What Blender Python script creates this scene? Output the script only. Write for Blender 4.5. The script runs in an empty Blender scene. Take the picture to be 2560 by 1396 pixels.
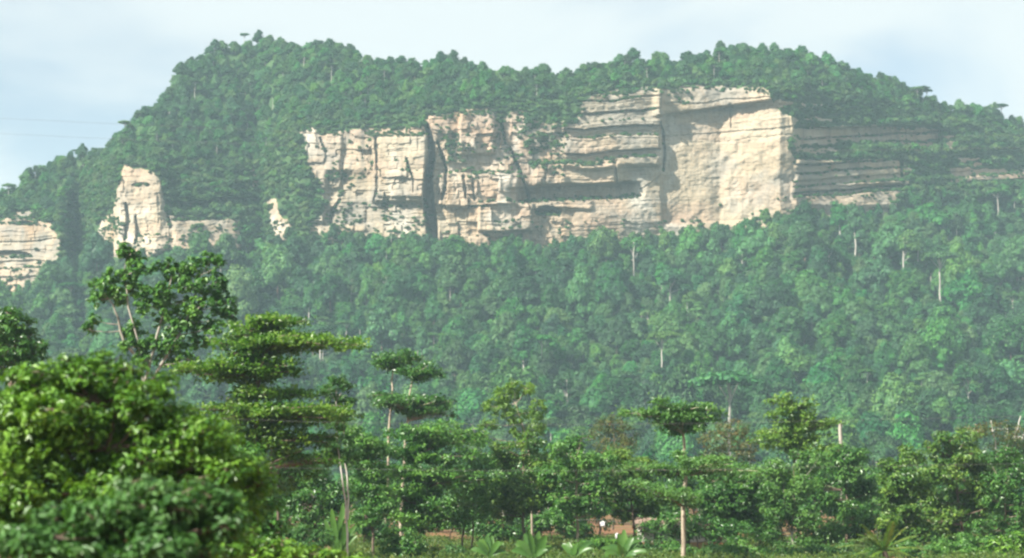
import bpy, math
import numpy as np
from mathutils import Vector

RNG = np.random.default_rng(11)
SC = bpy.context.scene
COL = SC.collection

# ------------------------------------------------------------------ camera
F = 4777.0                 # focal length in photograph pixels (2560 wide)
CAM_Z = 6.0                # eye height: a vehicle on a road embankment
PITCH = math.atan((1215 - 698) / F)
cam_data = bpy.data.cameras.new('camera')
cam = bpy.data.objects.new('camera', cam_data)
COL.objects.link(cam)
cam_data.sensor_width = 36.0
cam_data.lens = 36.0 * F / 2560.0
cam_data.clip_start = 0.5
cam_data.clip_end = 20000.0
cam.location = (0, 0, CAM_Z)
cam.rotation_euler = (math.pi / 2 + PITCH, 0, 0)
SC.camera = cam
cam_data.dof.use_dof = True
cam_data.dof.focus_distance = 400.0
cam_data.dof.aperture_fstop = 1.1

# ------------------------------------------------------------------ sky and sun
SUN_ELEV = math.radians(38)
SUN_AZ = math.radians(57)          # left of straight behind the camera
sun_vec = Vector((-math.sin(SUN_AZ) * math.cos(SUN_ELEV), -math.cos(SUN_AZ) * math.cos(SUN_ELEV), math.sin(SUN_ELEV)))
world = bpy.data.worlds.new('World')
SC.world = world
world.use_nodes = True
wn, wl = world.node_tree.nodes, world.node_tree.links
wn.clear()
w_out = wn.new('ShaderNodeOutputWorld')
w_bg = wn.new('ShaderNodeBackground')
w_bg.inputs['Strength'].default_value = 0.05
sky = wn.new('ShaderNodeTexSky')
sky.sky_type = 'NISHITA'
sky.sun_disc = False
sky.sun_elevation = SUN_ELEV
sky.sun_rotation = math.atan2(sun_vec.x, sun_vec.y)
sky.air_density = 1.0
sky.dust_density = 0.8
tc = wn.new('ShaderNodeTexCoord')
mp = wn.new('ShaderNodeMapping')
mp.inputs['Scale'].default_value = (1.0, 1.0, 2.6)
mp.inputs['Location'].default_value = (3.1, 2.2, 0.1)
cn = wn.new('ShaderNodeTexNoise')
cn.inputs['Scale'].default_value = 3.6
cn.inputs['Detail'].default_value = 5.0
cn.inputs['Roughness'].default_value = 0.5
cn.inputs['Distortion'].default_value = 0.4
cr = wn.new('ShaderNodeValToRGB')
cr.color_ramp.interpolation = 'EASE'
cr.color_ramp.elements[0].position = 0.34
cr.color_ramp.elements[0].color = (0.32, 0.32, 0.32, 1)
cr.color_ramp.elements[1].position = 0.58
cr.color_ramp.elements[1].color = (1, 1, 1, 1)
cm = wn.new('ShaderNodeMix')
cm.data_type = 'RGBA'
cm.inputs['B'].default_value = (6.0, 6.35, 6.45, 1)
wl.new(tc.outputs['Generated'], mp.inputs['Vector'])
wl.new(mp.outputs['Vector'], cn.inputs['Vector'])
wl.new(cn.outputs['Fac'], cr.inputs['Fac'])
wl.new(cr.outputs['Color'], cm.inputs['Factor'])
wl.new(sky.outputs['Color'], cm.inputs['A'])
wl.new(cm.outputs['Result'], w_bg.inputs['Color'])
wl.new(w_bg.outputs['Background'], w_out.inputs['Surface'])

sun_data = bpy.data.lights.new('sun', 'SUN')
sun_data.energy = 4.8
sun_data.angle = math.radians(1.0)
sun_data.color = (1.0, 0.95, 0.86)
sun = bpy.data.objects.new('sun', sun_data)
COL.objects.link(sun)
sun.rotation_euler = sun_vec.to_track_quat('Z', 'Y').to_euler()
sun.location = (-300, -300, 500)

SC.view_settings.view_transform = 'Standard'
SC.view_settings.look = 'None'
SC.view_settings.gamma = 1.0
SC.view_settings.exposure = 1.5
SC.view_settings.use_curve_mapping = False
SC.render.engine = 'CYCLES'
cy = SC.cycles
cy.use_denoising = True
cy.max_bounces = 5
cy.diffuse_bounces = 1
cy.glossy_bounces = 1
cy.transmission_bounces = 3
cy.volume_bounces = 0
cy.transparent_max_bounces = 4
cy.caustics_reflective = False
cy.caustics_refractive = False
cy.sample_clamp_indirect = 4.0
cy.pixel_filter_type = 'BLACKMAN_HARRIS'
cy.filter_width = 2.4

# ------------------------------------------------------------------ helpers
CP, SP = math.cos(PITCH), math.sin(PITCH)


def W(px, py, Y):
    """World point seen at photograph pixel (px, py) at forward distance Y."""
    px = np.asarray(px, float); py = np.asarray(py, float); Y = np.asarray(Y, float)
    a = (px - 1280) / F
    u = (698 - py) / F
    dy = CP - u * SP
    dz = SP + u * CP
    k = Y / dy
    return np.stack(np.broadcast_arrays(a * k, Y, CAM_Z + dz * k), -1)


def smooth(a, b, x):
    t = np.clip((x - a) / (b - a), 0, 1)
    return t * t * (3 - 2 * t)


_perm = np.random.default_rng(3).random((256, 256))


def vnoise(x, y):
    xi = np.floor(x).astype(int); yi = np.floor(y).astype(int)
    fx = x - xi; fy = y - yi
    fx = fx * fx * (3 - 2 * fx); fy = fy * fy * (3 - 2 * fy)
    g = lambda i, j: _perm[i % 256, j % 256]
    a = g(xi, yi) * (1 - fx) + g(xi + 1, yi) * fx
    b = g(xi, yi + 1) * (1 - fx) + g(xi + 1, yi + 1) * fx
    return (a * (1 - fy) + b * fy) * 2 - 1


def fbm(x, y, n=4):
    s = 0; a = 1.0; t = 0
    for i in range(n):
        s = s + a * vnoise(x * 2 ** i + 17.3 * i, y * 2 ** i + 5.1 * i); t += a; a *= 0.5
    return s / t


def unit(v):
    return v / np.maximum(np.linalg.norm(v, axis=-1, keepdims=True), 1e-9)


def inside(poly, x, y):
    r = np.zeros(np.shape(x), bool)
    n = len(poly)
    for i in range(n):
        x0, y0 = poly[i]; x1, y1 = poly[(i + 1) % n]
        if y0 == y1:
            continue
        c = ((y0 > y) != (y1 > y)) & (x < (x1 - x0) * (y - y0) / (y1 - y0) + x0)
        r ^= c
    return r


def mesh_from(name, verts, faces, mat=None, cols=None, smooth_shade=False, mat_idx=None):
    """verts (N,3); faces: (M,4) quads, or list of arrays."""
    me = bpy.data.meshes.new(name)
    verts = np.asarray(verts, np.float32)
    fl = faces if isinstance(faces, list) else [faces]
    fl = [np.asarray(f, np.int32) for f in fl if len(f)]
    me.vertices.add(len(verts)); me.vertices.foreach_set('co', verts.ravel())
    loops = np.concatenate([f.ravel() for f in fl])
    sizes = np.concatenate([np.full(len(f), f.shape[1], np.int32) for f in fl])
    starts = np.concatenate([[0], np.cumsum(sizes)[:-1]]).astype(np.int32)
    me.loops.add(len(loops)); me.loops.foreach_set('vertex_index', loops)
    me.polygons.add(len(sizes)); me.polygons.foreach_set('loop_start', starts)
    if mat is not None:
        for m in (mat if isinstance(mat, list) else [mat]):
            me.materials.append(m)
    if mat_idx is not None:
        me.polygons.foreach_set('material_index', np.asarray(mat_idx, np.int32))
    me.polygons.foreach_set('use_smooth', np.full(len(sizes), bool(smooth_shade)))
    if cols is not None:
        at = me.attributes.new('tint', 'FLOAT', 'POINT')
        at.data.foreach_set('value', np.asarray(cols, np.float32))
    me.update(calc_edges=True)
    return me


def add(name, me, parent=None):
    o = bpy.data.objects.new(name, me)
    COL.objects.link(o)
    if parent is not None:
        o.parent = parent
    return o


def tag(o, label=None, cat=None, group=None, kind=None):
    if label: o['label'] = label
    if cat: o['category'] = cat
    if group: o['group'] = group
    if kind: o['kind'] = kind
    return o


def empty(name, loc):
    o = bpy.data.objects.new(name, None)
    COL.objects.link(o)
    o.location = loc
    o.empty_display_size = 0.5
    return o


class MB:
    def __init__(s):
        s.v = []; s.f4 = []; s.f3 = []; s.c = []; s.n = 0

    def put(s, v, f4=None, f3=None, c=None):
        v = np.asarray(v, float).reshape(-1, 3)
        if f4 is not None and len(f4): s.f4.append(np.asarray(f4) + s.n)
        if f3 is not None and len(f3): s.f3.append(np.asarray(f3) + s.n)
        s.c.append(np.zeros(len(v)) if c is None else np.broadcast_to(c, (len(v),)))
        s.v.append(v); s.n += len(v)

    def mesh(s, name, mat, smooth_shade=False, origin=(0, 0, 0)):
        fl = []
        if s.f4: fl.append(np.concatenate(s.f4))
        if s.f3: fl.append(np.concatenate(s.f3))
        return mesh_from(name, np.concatenate(s.v) - np.asarray(origin), fl, mat, np.concatenate(s.c), smooth_shade)


def tube(mb, pts, rad, sides=7, c=0.0):
    pts = np.asarray(pts, float); n = len(pts)
    rad = np.broadcast_to(np.asarray(rad, float), (n,))
    d = np.gradient(pts, axis=0); d = unit(d)
    ref = np.where(np.abs(d[:, 2:3]) > 0.9, np.array([[1., 0, 0]]), np.array([[0., 0, 1.]]))
    a = unit(np.cross(d, ref)); b = np.cross(d, a)
    th = np.linspace(0, 2 * math.pi, sides, endpoint=False)
    ring = pts[:, None] + rad[:, None, None] * (np.cos(th)[None, :, None] * a[:, None] + np.sin(th)[None, :, None] * b[:, None])
    i = np.arange(n - 1)[:, None] * sides; j = np.arange(sides)[None]; k = (j + 1) % sides
    f = np.stack([i + j, i + k, i + sides + k, i + sides + j], -1).reshape(-1, 4)
    mb.put(ring.reshape(-1, 3), f, c=c)


def bend(pts, n=10, wob=0.0, rng=RNG):
    """Resample a polyline smoothly with a little wobble."""
    pts = np.asarray(pts, float)
    t = np.linspace(0, 1, len(pts)); s = np.linspace(0, 1, n)
    out = np.stack([np.interp(s, t, pts[:, k]) for k in range(3)], -1)
    for _ in range(2):
        out[1:-1] = (out[:-2] + 2 * out[1:-1] + out[2:]) / 4
    if wob:
        out[1:-1] += rng.normal(0, wob, (n - 2, 3)) * [1, 1, 0.3]
    return out


def leaf_quads(mb, c, nrm, size, aspect=0.5, rng=RNG, tint=None, droop=0.0):
    n = len(c)
    nrm = unit(nrm)
    r = rng.normal(size=(n, 3))
    if droop: r[:, 2] -= droop
    t = unit(r - (r * nrm).sum(-1, keepdims=True) * nrm)
    b = np.cross(nrm, t)
    L = np.broadcast_to(size, (n,))[:, None]
    w = L * aspect
    fold = nrm * L * 0.10
    v = np.stack([c - t * L * .5 - fold, c + b * w * .5 + fold * .6, c + t * L * .5 - fold, c - b * w * .5 + fold * .6], 1)
    if tint is None: tint = rng.normal(0, 1, n)
    mb.put(v.reshape(-1, 3), np.arange(4 * n).reshape(n, 4), c=np.repeat(tint, 4))


# ------------------------------------------------------------------ materials
def new_mat(name):
    m = bpy.data.materials.new(name)
    m.use_nodes = True
    nt = m.node_tree
    nt.nodes.clear()
    out = nt.nodes.new('ShaderNodeOutputMaterial')
    return m, nt.nodes, nt.links, out


def leaf_mat(name, lo, mid, hi, rough=0.5, trans=0.3, spec=0.35, obj_var=0.0, tcol=None):
    """Leaf: colour ramp driven by each leaf's own tint and a broad noise over the crown."""
    m, N, L, out = new_mat(name)
    at = N.new('ShaderNodeAttribute'); at.attribute_name = 'tint'
    geo = N.new('ShaderNodeNewGeometry')
    nz = N.new('ShaderNodeTexNoise'); nz.inputs['Scale'].default_value = 0.35; nz.inputs['Detail'].default_value = 3
    L.new(geo.outputs['Position'], nz.inputs['Vector'])
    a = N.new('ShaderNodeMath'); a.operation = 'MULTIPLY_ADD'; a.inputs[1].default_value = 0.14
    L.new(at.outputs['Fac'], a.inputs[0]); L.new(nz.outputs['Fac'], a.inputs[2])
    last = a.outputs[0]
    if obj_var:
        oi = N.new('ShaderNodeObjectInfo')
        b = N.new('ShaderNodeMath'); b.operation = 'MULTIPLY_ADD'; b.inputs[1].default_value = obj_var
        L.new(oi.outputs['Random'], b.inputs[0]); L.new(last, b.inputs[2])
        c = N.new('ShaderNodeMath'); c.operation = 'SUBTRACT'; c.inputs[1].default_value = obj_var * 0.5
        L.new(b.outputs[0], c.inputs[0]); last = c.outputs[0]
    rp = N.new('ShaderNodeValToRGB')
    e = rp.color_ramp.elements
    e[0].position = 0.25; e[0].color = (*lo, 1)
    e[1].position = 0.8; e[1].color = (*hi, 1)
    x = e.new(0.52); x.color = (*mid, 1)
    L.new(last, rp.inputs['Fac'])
    leaf_col = rp.outputs['Color']
    if obj_var:
        wn_ = N.new('ShaderNodeTexWhiteNoise'); wn_.noise_dimensions = '1D'
        L.new(oi.outputs['Random'], wn_.inputs['W'])
        sx = N.new('ShaderNodeSeparateColor'); L.new(wn_.outputs['Color'], sx.inputs[0])
        hsv = N.new('ShaderNodeHueSaturation')
        for k_, lo_, hi_ in (('Hue', 0.488, 0.545), ('Saturation', 0.88, 1.2), ('Value', 0.66, 1.1)):
            mr = N.new('ShaderNodeMapRange'); mr.inputs['To Min'].default_value = lo_; mr.inputs['To Max'].default_value = hi_
            L.new(sx.outputs[{'Hue': 0, 'Saturation': 1, 'Value': 2}[k_]], mr.inputs['Value']); L.new(mr.outputs[0], hsv.inputs[k_])
        L.new(leaf_col, hsv.inputs['Color']); leaf_col = hsv.outputs['Color']
    p = N.new('ShaderNodeBsdfPrincipled')
    p.inputs['Roughness'].default_value = rough
    p.inputs['Specular IOR Level'].default_value = spec
    L.new(leaf_col, p.inputs['Base Color'])
    tr = N.new('ShaderNodeBsdfTranslucent')
    hs = N.new('ShaderNodeMix'); hs.data_type = 'RGBA'; hs.blend_type = 'MULTIPLY'
    hs.inputs['Factor'].default_value = 1.0
    hs.inputs['B'].default_value = (*(tcol or (1.5, 1.5, 0.6)), 1)
    L.new(leaf_col, hs.inputs['A'])
    L.new(hs.outputs['Result'], tr.inputs['Color'])
    mx = N.new('ShaderNodeMixShader'); mx.inputs[0].default_value = trans
    L.new(p.outputs[0], mx.inputs[1]); L.new(tr.outputs[0], mx.inputs[2])
    L.new(mx.outputs[0], out.inputs['Surface'])
    return m


def noise_mat(name, c0, c1, scale=(1, 1, 1), detail=5, rough=0.9, bump=0.0, c2=None):
    m, N, L, out = new_mat(name)
    geo = N.new('ShaderNodeNewGeometry')
    mp = N.new('ShaderNodeMapping'); mp.inputs['Scale'].default_value = scale
    nz = N.new('ShaderNodeTexNoise'); nz.inputs['Scale'].default_value = 1; nz.inputs['Detail'].default_value = detail
    L.new(geo.outputs['Position'], mp.inputs['Vector']); L.new(mp.outputs['Vector'], nz.inputs['Vector'])
    rp = N.new('ShaderNodeValToRGB')
    rp.color_ramp.elements[0].position = 0.32; rp.color_ramp.elements[0].color = (*c0, 1)
    rp.color_ramp.elements[1].position = 0.68; rp.color_ramp.elements[1].color = (*c1, 1)
    if c2:
        x = rp.color_ramp.elements.new(0.5); x.color = (*c2, 1)
    L.new(nz.outputs['Fac'], rp.inputs['Fac'])
    p = N.new('ShaderNodeBsdfPrincipled'); p.inputs['Roughness'].default_value = rough
    p.inputs['Specular IOR Level'].default_value = 0.2
    L.new(rp.outputs['Color'], p.inputs['Base Color'])
    if bump:
        bp = N.new('ShaderNodeBump'); bp.inputs['Strength'].default_value = bump; bp.inputs['Distance'].default_value = 0.05
        L.new(nz.outputs['Fac'], bp.inputs['Height']); L.new(bp.outputs['Normal'], p.inputs['Normal'])
    L.new(p.outputs[0], out.inputs['Surface'])
    return m


def rock_material():
    m, N, L, out = new_mat('sandstone')
    geo = N.new('ShaderNodeNewGeometry')

    def noise(scale, detail=5, dist=0.0, rough=0.55):
        mp = N.new('ShaderNodeMapping'); mp.inputs['Scale'].default_value = scale
        nz = N.new('ShaderNodeTexNoise'); nz.inputs['Scale'].default_value = 1
        nz.inputs['Detail'].default_value = detail; nz.inputs['Distortion'].default_value = dist
        nz.inputs['Roughness'].default_value = rough
        L.new(geo.outputs['Position'], mp.inputs['Vector']); L.new(mp.outputs['Vector'], nz.inputs['Vector'])
        return nz.outputs['Fac']

    def ramp(f, stops):
        rp = N.new('ShaderNodeValToRGB'); e = rp.color_ramp.elements
        e[0].position, e[0].color = stops[0][0], (*stops[0][1], 1)
        e[1].position, e[1].color = stops[-1][0], (*stops[-1][1], 1)
        for p, c in stops[1:-1]:
            x = e.new(p); x.color = (*c, 1)
        L.new(f, rp.inputs['Fac']); return rp.outputs['Color']

    def mixc(f, a, b, mode='MIX', fac=None):
        x = N.new('ShaderNodeMix'); x.data_type = 'RGBA'; x.blend_type = mode
        if f is None: x.inputs['Factor'].default_value = fac
        else: L.new(f, x.inputs['Factor'])
        L.new(a, x.inputs['A']); L.new(b, x.inputs['B']); return x.outputs['Result']

    base = ramp(noise((0.02, 0.02, 0.05), 6), [(0.3, (0.26, 0.21, 0.145)), (0.5, (0.345, 0.285, 0.20)), (0.72, (0.40, 0.345, 0.255))])
    beds = ramp(noise((0.006, 0.006, 0.32), 4, 0.3), [(0.32, (0.60, 0.55, 0.48)), (0.5, (0.95, 0.93, 0.9)), (0.7, (1, 1, 1))])
    c = mixc(None, base, beds, 'MULTIPLY', 0.6)
    pink = ramp(noise((0.013, 0.013, 0.03), 3), [(0.44, (0, 0, 0)), (0.62, (0.7, 0.7, 0.7))])
    pk = N.new('ShaderNodeRGB'); pk.outputs[0].default_value = (0.35, 0.235, 0.165, 1)
    c = mixc(pink, c, pk.outputs[0])
    streak = ramp(noise((0.16, 0.16, 0.012), 5, 0.4), [(0.47, (0, 0, 0)), (0.68, (0.85, 0.85, 0.85))])
    area = ramp(noise((0.018, 0.018, 0.018), 3), [(0.38, (0.1, 0.1, 0.1)), (0.58, (1, 1, 1))])
    st = mixc(None, streak, area, 'MULTIPLY', 1.0)
    dk = N.new('ShaderNodeRGB'); dk.outputs[0].default_value = (0.13, 0.12, 0.095, 1)
    c = mixc(st, c, dk.outputs[0])
    grey = ramp(noise((0.022, 0.022, 0.035), 5, 0.6), [(0.48, (0, 0, 0)), (0.64, (0.75, 0.75, 0.75))])
    gy_ = N.new('ShaderNodeRGB'); gy_.outputs[0].default_value = (0.20, 0.19, 0.165, 1)
    c = mixc(grey, c, gy_.outputs[0])
    pale = ramp(noise((0.035, 0.035, 0.022), 5, 0.5), [(0.55, (0, 0, 0)), (0.68, (0.7, 0.7, 0.7))])
    pl_ = N.new('ShaderNodeRGB'); pl_.outputs[0].default_value = (0.44, 0.41, 0.345, 1)
    c = mixc(pale, c, pl_.outputs[0])
    rust = ramp(noise((0.05, 0.05, 0.018), 4, 0.5), [(0.56, (0, 0, 0)), (0.7, (0.6, 0.6, 0.6))])
    rs_ = N.new('ShaderNodeRGB'); rs_.outputs[0].default_value = (0.30, 0.19, 0.10, 1)
    c = mixc(rust, c, rs_.outputs[0])
    fine = ramp(noise((0.5, 0.5, 0.04), 4, 0.2), [(0.5, (0, 0, 0)), (0.75, (0.5, 0.5, 0.5))])
    c = mixc(fine, c, dk.outputs[0])
    p = N.new('ShaderNodeBsdfPrincipled'); p.inputs['Roughness'].default_value = 0.95
    p.inputs['Specular IOR Level'].default_value = 0.1
    L.new(c, p.inputs['Base Color'])
    bp = N.new('ShaderNodeBump'); bp.inputs['Strength'].default_value = 0.7; bp.inputs['Distance'].default_value = 0.8
    L.new(noise((0.25, 0.25, 0.6), 6), bp.inputs['Height']); L.new(bp.outputs['Normal'], p.inputs['Normal'])
    L.new(p.outputs[0], out.inputs['Surface'])
    return m


M = {}
M['rock'] = rock_material()
M['hill_soil'] = noise_mat('hill_undergrowth', (0.018, 0.045, 0.014), (0.05, 0.10, 0.03), (0.15, 0.15, 0.15))
M['far_leaf'] = leaf_mat('forest_leaf', (0.028, 0.085, 0.024), (0.055, 0.15, 0.042), (0.11, 0.22, 0.06), trans=0.22, obj_var=0.75, spec=0.2)
M['grass_leaf'] = leaf_mat('ledge_leaf', (0.03, 0.075, 0.02), (0.06, 0.13, 0.035), (0.11, 0.18, 0.05), trans=0.2, obj_var=0.5, spec=0.2)
M['pale_bark'] = noise_mat('pale_bark', (0.20, 0.185, 0.15), (0.40, 0.37, 0.31), (1, 1, 0.4))
M['far_bark'] = noise_mat('far_bark', (0.24, 0.225, 0.19), (0.50, 0.47, 0.41), (0.3, 0.3, 0.1))
M['brown_bark'] = noise_mat('brown_bark', (0.09, 0.065, 0.045), (0.20, 0.155, 0.115), (6, 6, 1.5), bump=0.4)
M['tan_bark'] = noise_mat('tan_bark', (0.22, 0.18, 0.13), (0.42, 0.36, 0.27), (4, 4, 1.2), bump=0.4)
M['white_bark'] = noise_mat('white_bark', (0.36, 0.34, 0.29), (0.62, 0.59, 0.53), (5, 5, 1.5), bump=0.2)
M['ground'] = noise_mat('red_earth', (0.15, 0.075, 0.035), (0.05, 0.08, 0.025), (0.12, 0.12, 0.12), c2=(0.20, 0.10, 0.045))
M['leaf_bright'] = leaf_mat('bright_leaf', (0.04, 0.115, 0.014), (0.095, 0.22, 0.022), (0.175, 0.32, 0.04), rough=0.4, trans=0.22)
M['leaf_gloss'] = leaf_mat('glossy_leaf', (0.034, 0.103, 0.021), (0.069, 0.172, 0.040), (0.127, 0.241, 0.081), rough=0.42, trans=0.25, spec=0.3)
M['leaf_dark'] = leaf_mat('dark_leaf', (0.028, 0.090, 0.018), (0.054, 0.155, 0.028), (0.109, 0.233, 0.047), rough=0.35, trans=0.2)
M['leaf_mid'] = leaf_mat('mid_leaf', (0.037, 0.121, 0.022), (0.078, 0.202, 0.034), (0.147, 0.296, 0.054), rough=0.4, trans=0.22)
M['leaf_olive'] = leaf_mat('olive_leaf', (0.04, 0.105, 0.014), (0.095, 0.195, 0.022), (0.18, 0.28, 0.045), rough=0.4, trans=0.34, tcol=(1.2, 1.6, 0.5))
M['leaf_yellow'] = leaf_mat('yellow_green_leaf', (0.06, 0.14, 0.02), (0.125, 0.235, 0.035), (0.20, 0.32, 0.06), rough=0.4, trans=0.35)
M['leaf_rust'] = leaf_mat('rusty_leaf', (0.035, 0.085, 0.02), (0.08, 0.12, 0.025), (0.16, 0.125, 0.035), rough=0.5, trans=0.3, tcol=(1.4, 1.2, 0.8))
M['leaf_belt'] = leaf_mat('belt_leaf', (0.034, 0.098, 0.016), (0.092, 0.190, 0.028), (0.172, 0.270, 0.046), rough=0.42, trans=0.25)
M['leaf_umbrella'] = leaf_mat('umbrella_leaf', (0.04, 0.115, 0.022), (0.08, 0.19, 0.04), (0.14, 0.27, 0.065), rough=0.4, trans=0.3)
M['leaf_palm'] = leaf_mat('palm_leaf', (0.04, 0.10, 0.015), (0.09, 0.17, 0.02), (0.18, 0.22, 0.04), rough=0.35, trans=0.3)
M['leaf_banana'] = leaf_mat('banana_leaf', (0.05, 0.13, 0.028), (0.085, 0.19, 0.036), (0.14, 0.26, 0.06), rough=0.35, trans=0.4)
M['grass'] = leaf_mat('weed_leaf', (0.04, 0.09, 0.015), (0.08, 0.15, 0.025), (0.15, 0.19, 0.05), trans=0.3)

# ------------------------------------------------------------------ ground
def ground_z(y):
    return 4.2 * (1 - smooth(10, 46, y))


gy = np.concatenate([np.linspace(-120, 0, 5), np.linspace(6, 60, 20), np.linspace(80, 700, 26), np.array([900, 1500, 3000, 6000, 12000])])
gx = np.concatenate([[-9000, -3000, -1200], np.linspace(-500, 500, 41), [1200, 3000, 9000]])
GX, GY = np.meshgrid(gx, gy)
GZ = ground_z(GY) + 0.22 * fbm(GX * 0.03, GY * 0.03, 3) * smooth(40, 90, GY)
nr, nc = GX.shape
idx = np.arange(nr * nc).reshape(nr, nc)
gf = np.stack([idx[:-1, :-1], idx[:-1, 1:], idx[1:, 1:], idx[1:, :-1]], -1).reshape(-1, 4)
ground = add('ground', mesh_from('ground', np.stack([GX, GY, GZ], -1).reshape(-1, 3), gf, M['ground'], smooth_shade=True))
tag(ground, 'flat reddish earth of the valley floor under the roadside trees', 'ground', kind='structure')

# ------------------------------------------------------------------ the hill
def curve(pts):
    p = np.array(pts, float)
    return lambda x: np.interp(x, p[:, 0], p[:, 1])


SKY = curve([(-500, 640), (-200, 560), (0, 475), (40, 450), (70, 410), (110, 400), (160, 385), (200, 362), (270, 352), (300, 322), (340, 280),
             (410, 235), (430, 190), (470, 145), (520, 100), (560, 88), (700, 88), (840, 96), (870, 106), (900, 128), (960, 138), (1060, 136),
             (1150, 148), (1230, 166), (1300, 172), (1400, 174), (1480, 152), (1560, 142), (1680, 126), (1760, 122), (1820, 102), (1900, 103),
             (2000, 115), (2060, 138), (2120, 158), (2230, 190), (2280, 210), (2350, 245), (2430, 248), (2480, 252), (2520, 280), (2560, 300),
             (2800, 390), (3060, 480)])
TOP = curve([(-500, 590), (0, 545), (140, 560), (200, 480), (300, 412), (400, 425), (640, 415), (750, 318), (930, 325), (1060, 300), (1110, 286),
             (1240, 266), (1310, 262), (1400, 265), (1460, 238), (1640, 222), (1720, 212), (1850, 214), (1930, 225), (1990, 240), (2100, 250),
             (2300, 290), (2560, 345), (3060, 520)])
BASE = curve([(-500, 790), (0, 750), (100, 715), (160, 660), (240, 630), (350, 655), (420, 628), (600, 622), (760, 606), (1000, 606), (1330, 632),
              (1500, 612), (1650, 606), (1800, 576), (1950, 560), (2000, 548), (2150, 545), (2290, 510), (2560, 490), (3060, 600)])
DEP = curve([(-500, 1160), (0, 1128), (60, 1121), (150, 1114), (168, 1142), (195, 1165), (232, 1130), (300, 1092), (390, 1086), (440, 1090), (570, 1100), (655, 1120), (690, 1114),
             (750, 1108), (930, 1105), (1060, 1095), (1300, 1100), (1450, 1108), (1650, 1120), (1800, 1126), (1950, 1112), (1980, 1116), (2010, 1126), (2150, 1142),
             (2300, 1172), (2560, 1232), (3060, 1400)])
LEAN = curve([(-500, 25), (0, 22), (150, 30), (240, 35), (300, 26), (400, 26), (430, 40), (640, 50), (740, 28), (930, 14), (1060, 10), (1300, 18), (1420, 14),
              (1650, 12), (1980, 12), (2050, 30), (2560, 45), (3060, 60)])

rs = np.random.default_rng(5)


def strata_fn(seed, lo=5, hi=20):
    r = np.random.default_rng(seed)
    y = 100.0; prof = np.zeros(900)
    while y < 980:
        th = r.uniform(lo, hi); d = r.uniform(-1, 1)
        a, b = int(y - 100), int(min(y + th - 100, 899))
        if a < 899: prof[a:b + 1] = d
        # a recessed bed under every layer
        if r.random() < 0.55: prof[max(b - 3, 0):b + 1] = -1.5
        y += th
    k = np.array([1, 2, 1.]); k /= k.sum()
    prof = np.convolve(prof, k, 'same')
    return lambda s: np.interp(s, np.arange(900) + 100.0, prof)


ST1, ST2, ST3 = strata_fn(21, 7, 26), strata_fn(34, 8, 30), strata_fn(48, 5, 16)


def band(x, a, b, s):
    return smooth(a - s, a + s, x) * (1 - smooth(b - s, b + s, x))


def pl_dist(px, py, pl):
    """distance to polyline plus interpolated width (third value)"""
    best = np.full(px.shape, 1e9); wd = np.zeros(px.shape)
    for (x0, y0, w0), (x1, y1, w1) in zip(pl[:-1], pl[1:]):
        dx, dy = x1 - x0, y1 - y0
        t = np.clip(((px - x0) * dx + (py - y0) * dy) / (dx * dx + dy * dy), 0, 1)
        d = np.hypot(px - x0 - t * dx, py - y0 - t * dy)
        m = d < best
        best = np.where(m, d, best); wd = np.where(m, w0 + t * (w1 - w0), wd)
    return best, wd


CRACKS = [  # polyline (px, py, half width), depth in metres
    ([(1064, 310, 5), (1074, 345, 7), (1078, 400, 9), (1068, 450, 11), (1070, 500, 14), (1080, 560, 15), (1085, 620, 12)], 20),
    ([(1092, 355, 3), (1108, 395, 5), (1118, 425, 4)], 6), ([(1116, 425, 4), (1112, 470, 5), (1104, 500, 3)], 6),
    ([(1015, 395, 2), (1020, 415, 4), (1030, 442, 2)], 4), ([(1030, 442, 2), (1034, 480, 2)], 2),
    ([(1648, 305, 2), (1656, 330, 4), (1662, 385, 4), (1658, 425, 3)], 4),
    ([(1655, 425, 3), (1640, 450, 2), (1600, 475, 2)], 1),
    ([(1275, 370, 3), (1300, 430, 4), (1316, 480, 5), (1326, 520, 3)], 6), ([(1245, 275, 5), (1255, 320, 4), (1262, 360, 2)], 6),
    ([(1536, 400, 4), (1540, 456, 4)], 4), ([(1180, 430, 3), (1186, 500, 3)], 3), ([(1160, 440, 4), (1165, 495, 3)], 4),
    ([(1366, 400, 3), (1362, 450, 2)], 2), ([(1412, 330, 3), (1420, 350, 2)], 4),
    ([(314, 510, 4), (320, 555, 5), (312, 600, 3)], 6), ([(338, 540, 3), (344, 585, 6), (336, 610, 3)], 5),
    ([(412, 490, 4), (420, 545, 4), (424, 570, 2)], 6), ([(2254, 395, 4), (2256, 440, 4)], 7), ([(2350, 330, 6), (2352, 380, 7)], 14),
    ([(800, 345, 3), (812, 380, 3)], 4), ([(850, 500, 4), (830, 530, 5), (826, 560, 4)], 4), ([(940, 345, 3), (944, 470, 4), (936, 500, 4)], 4),
    ([(1825, 262, 5), (1828, 318, 2)], 1.5),
]


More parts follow.
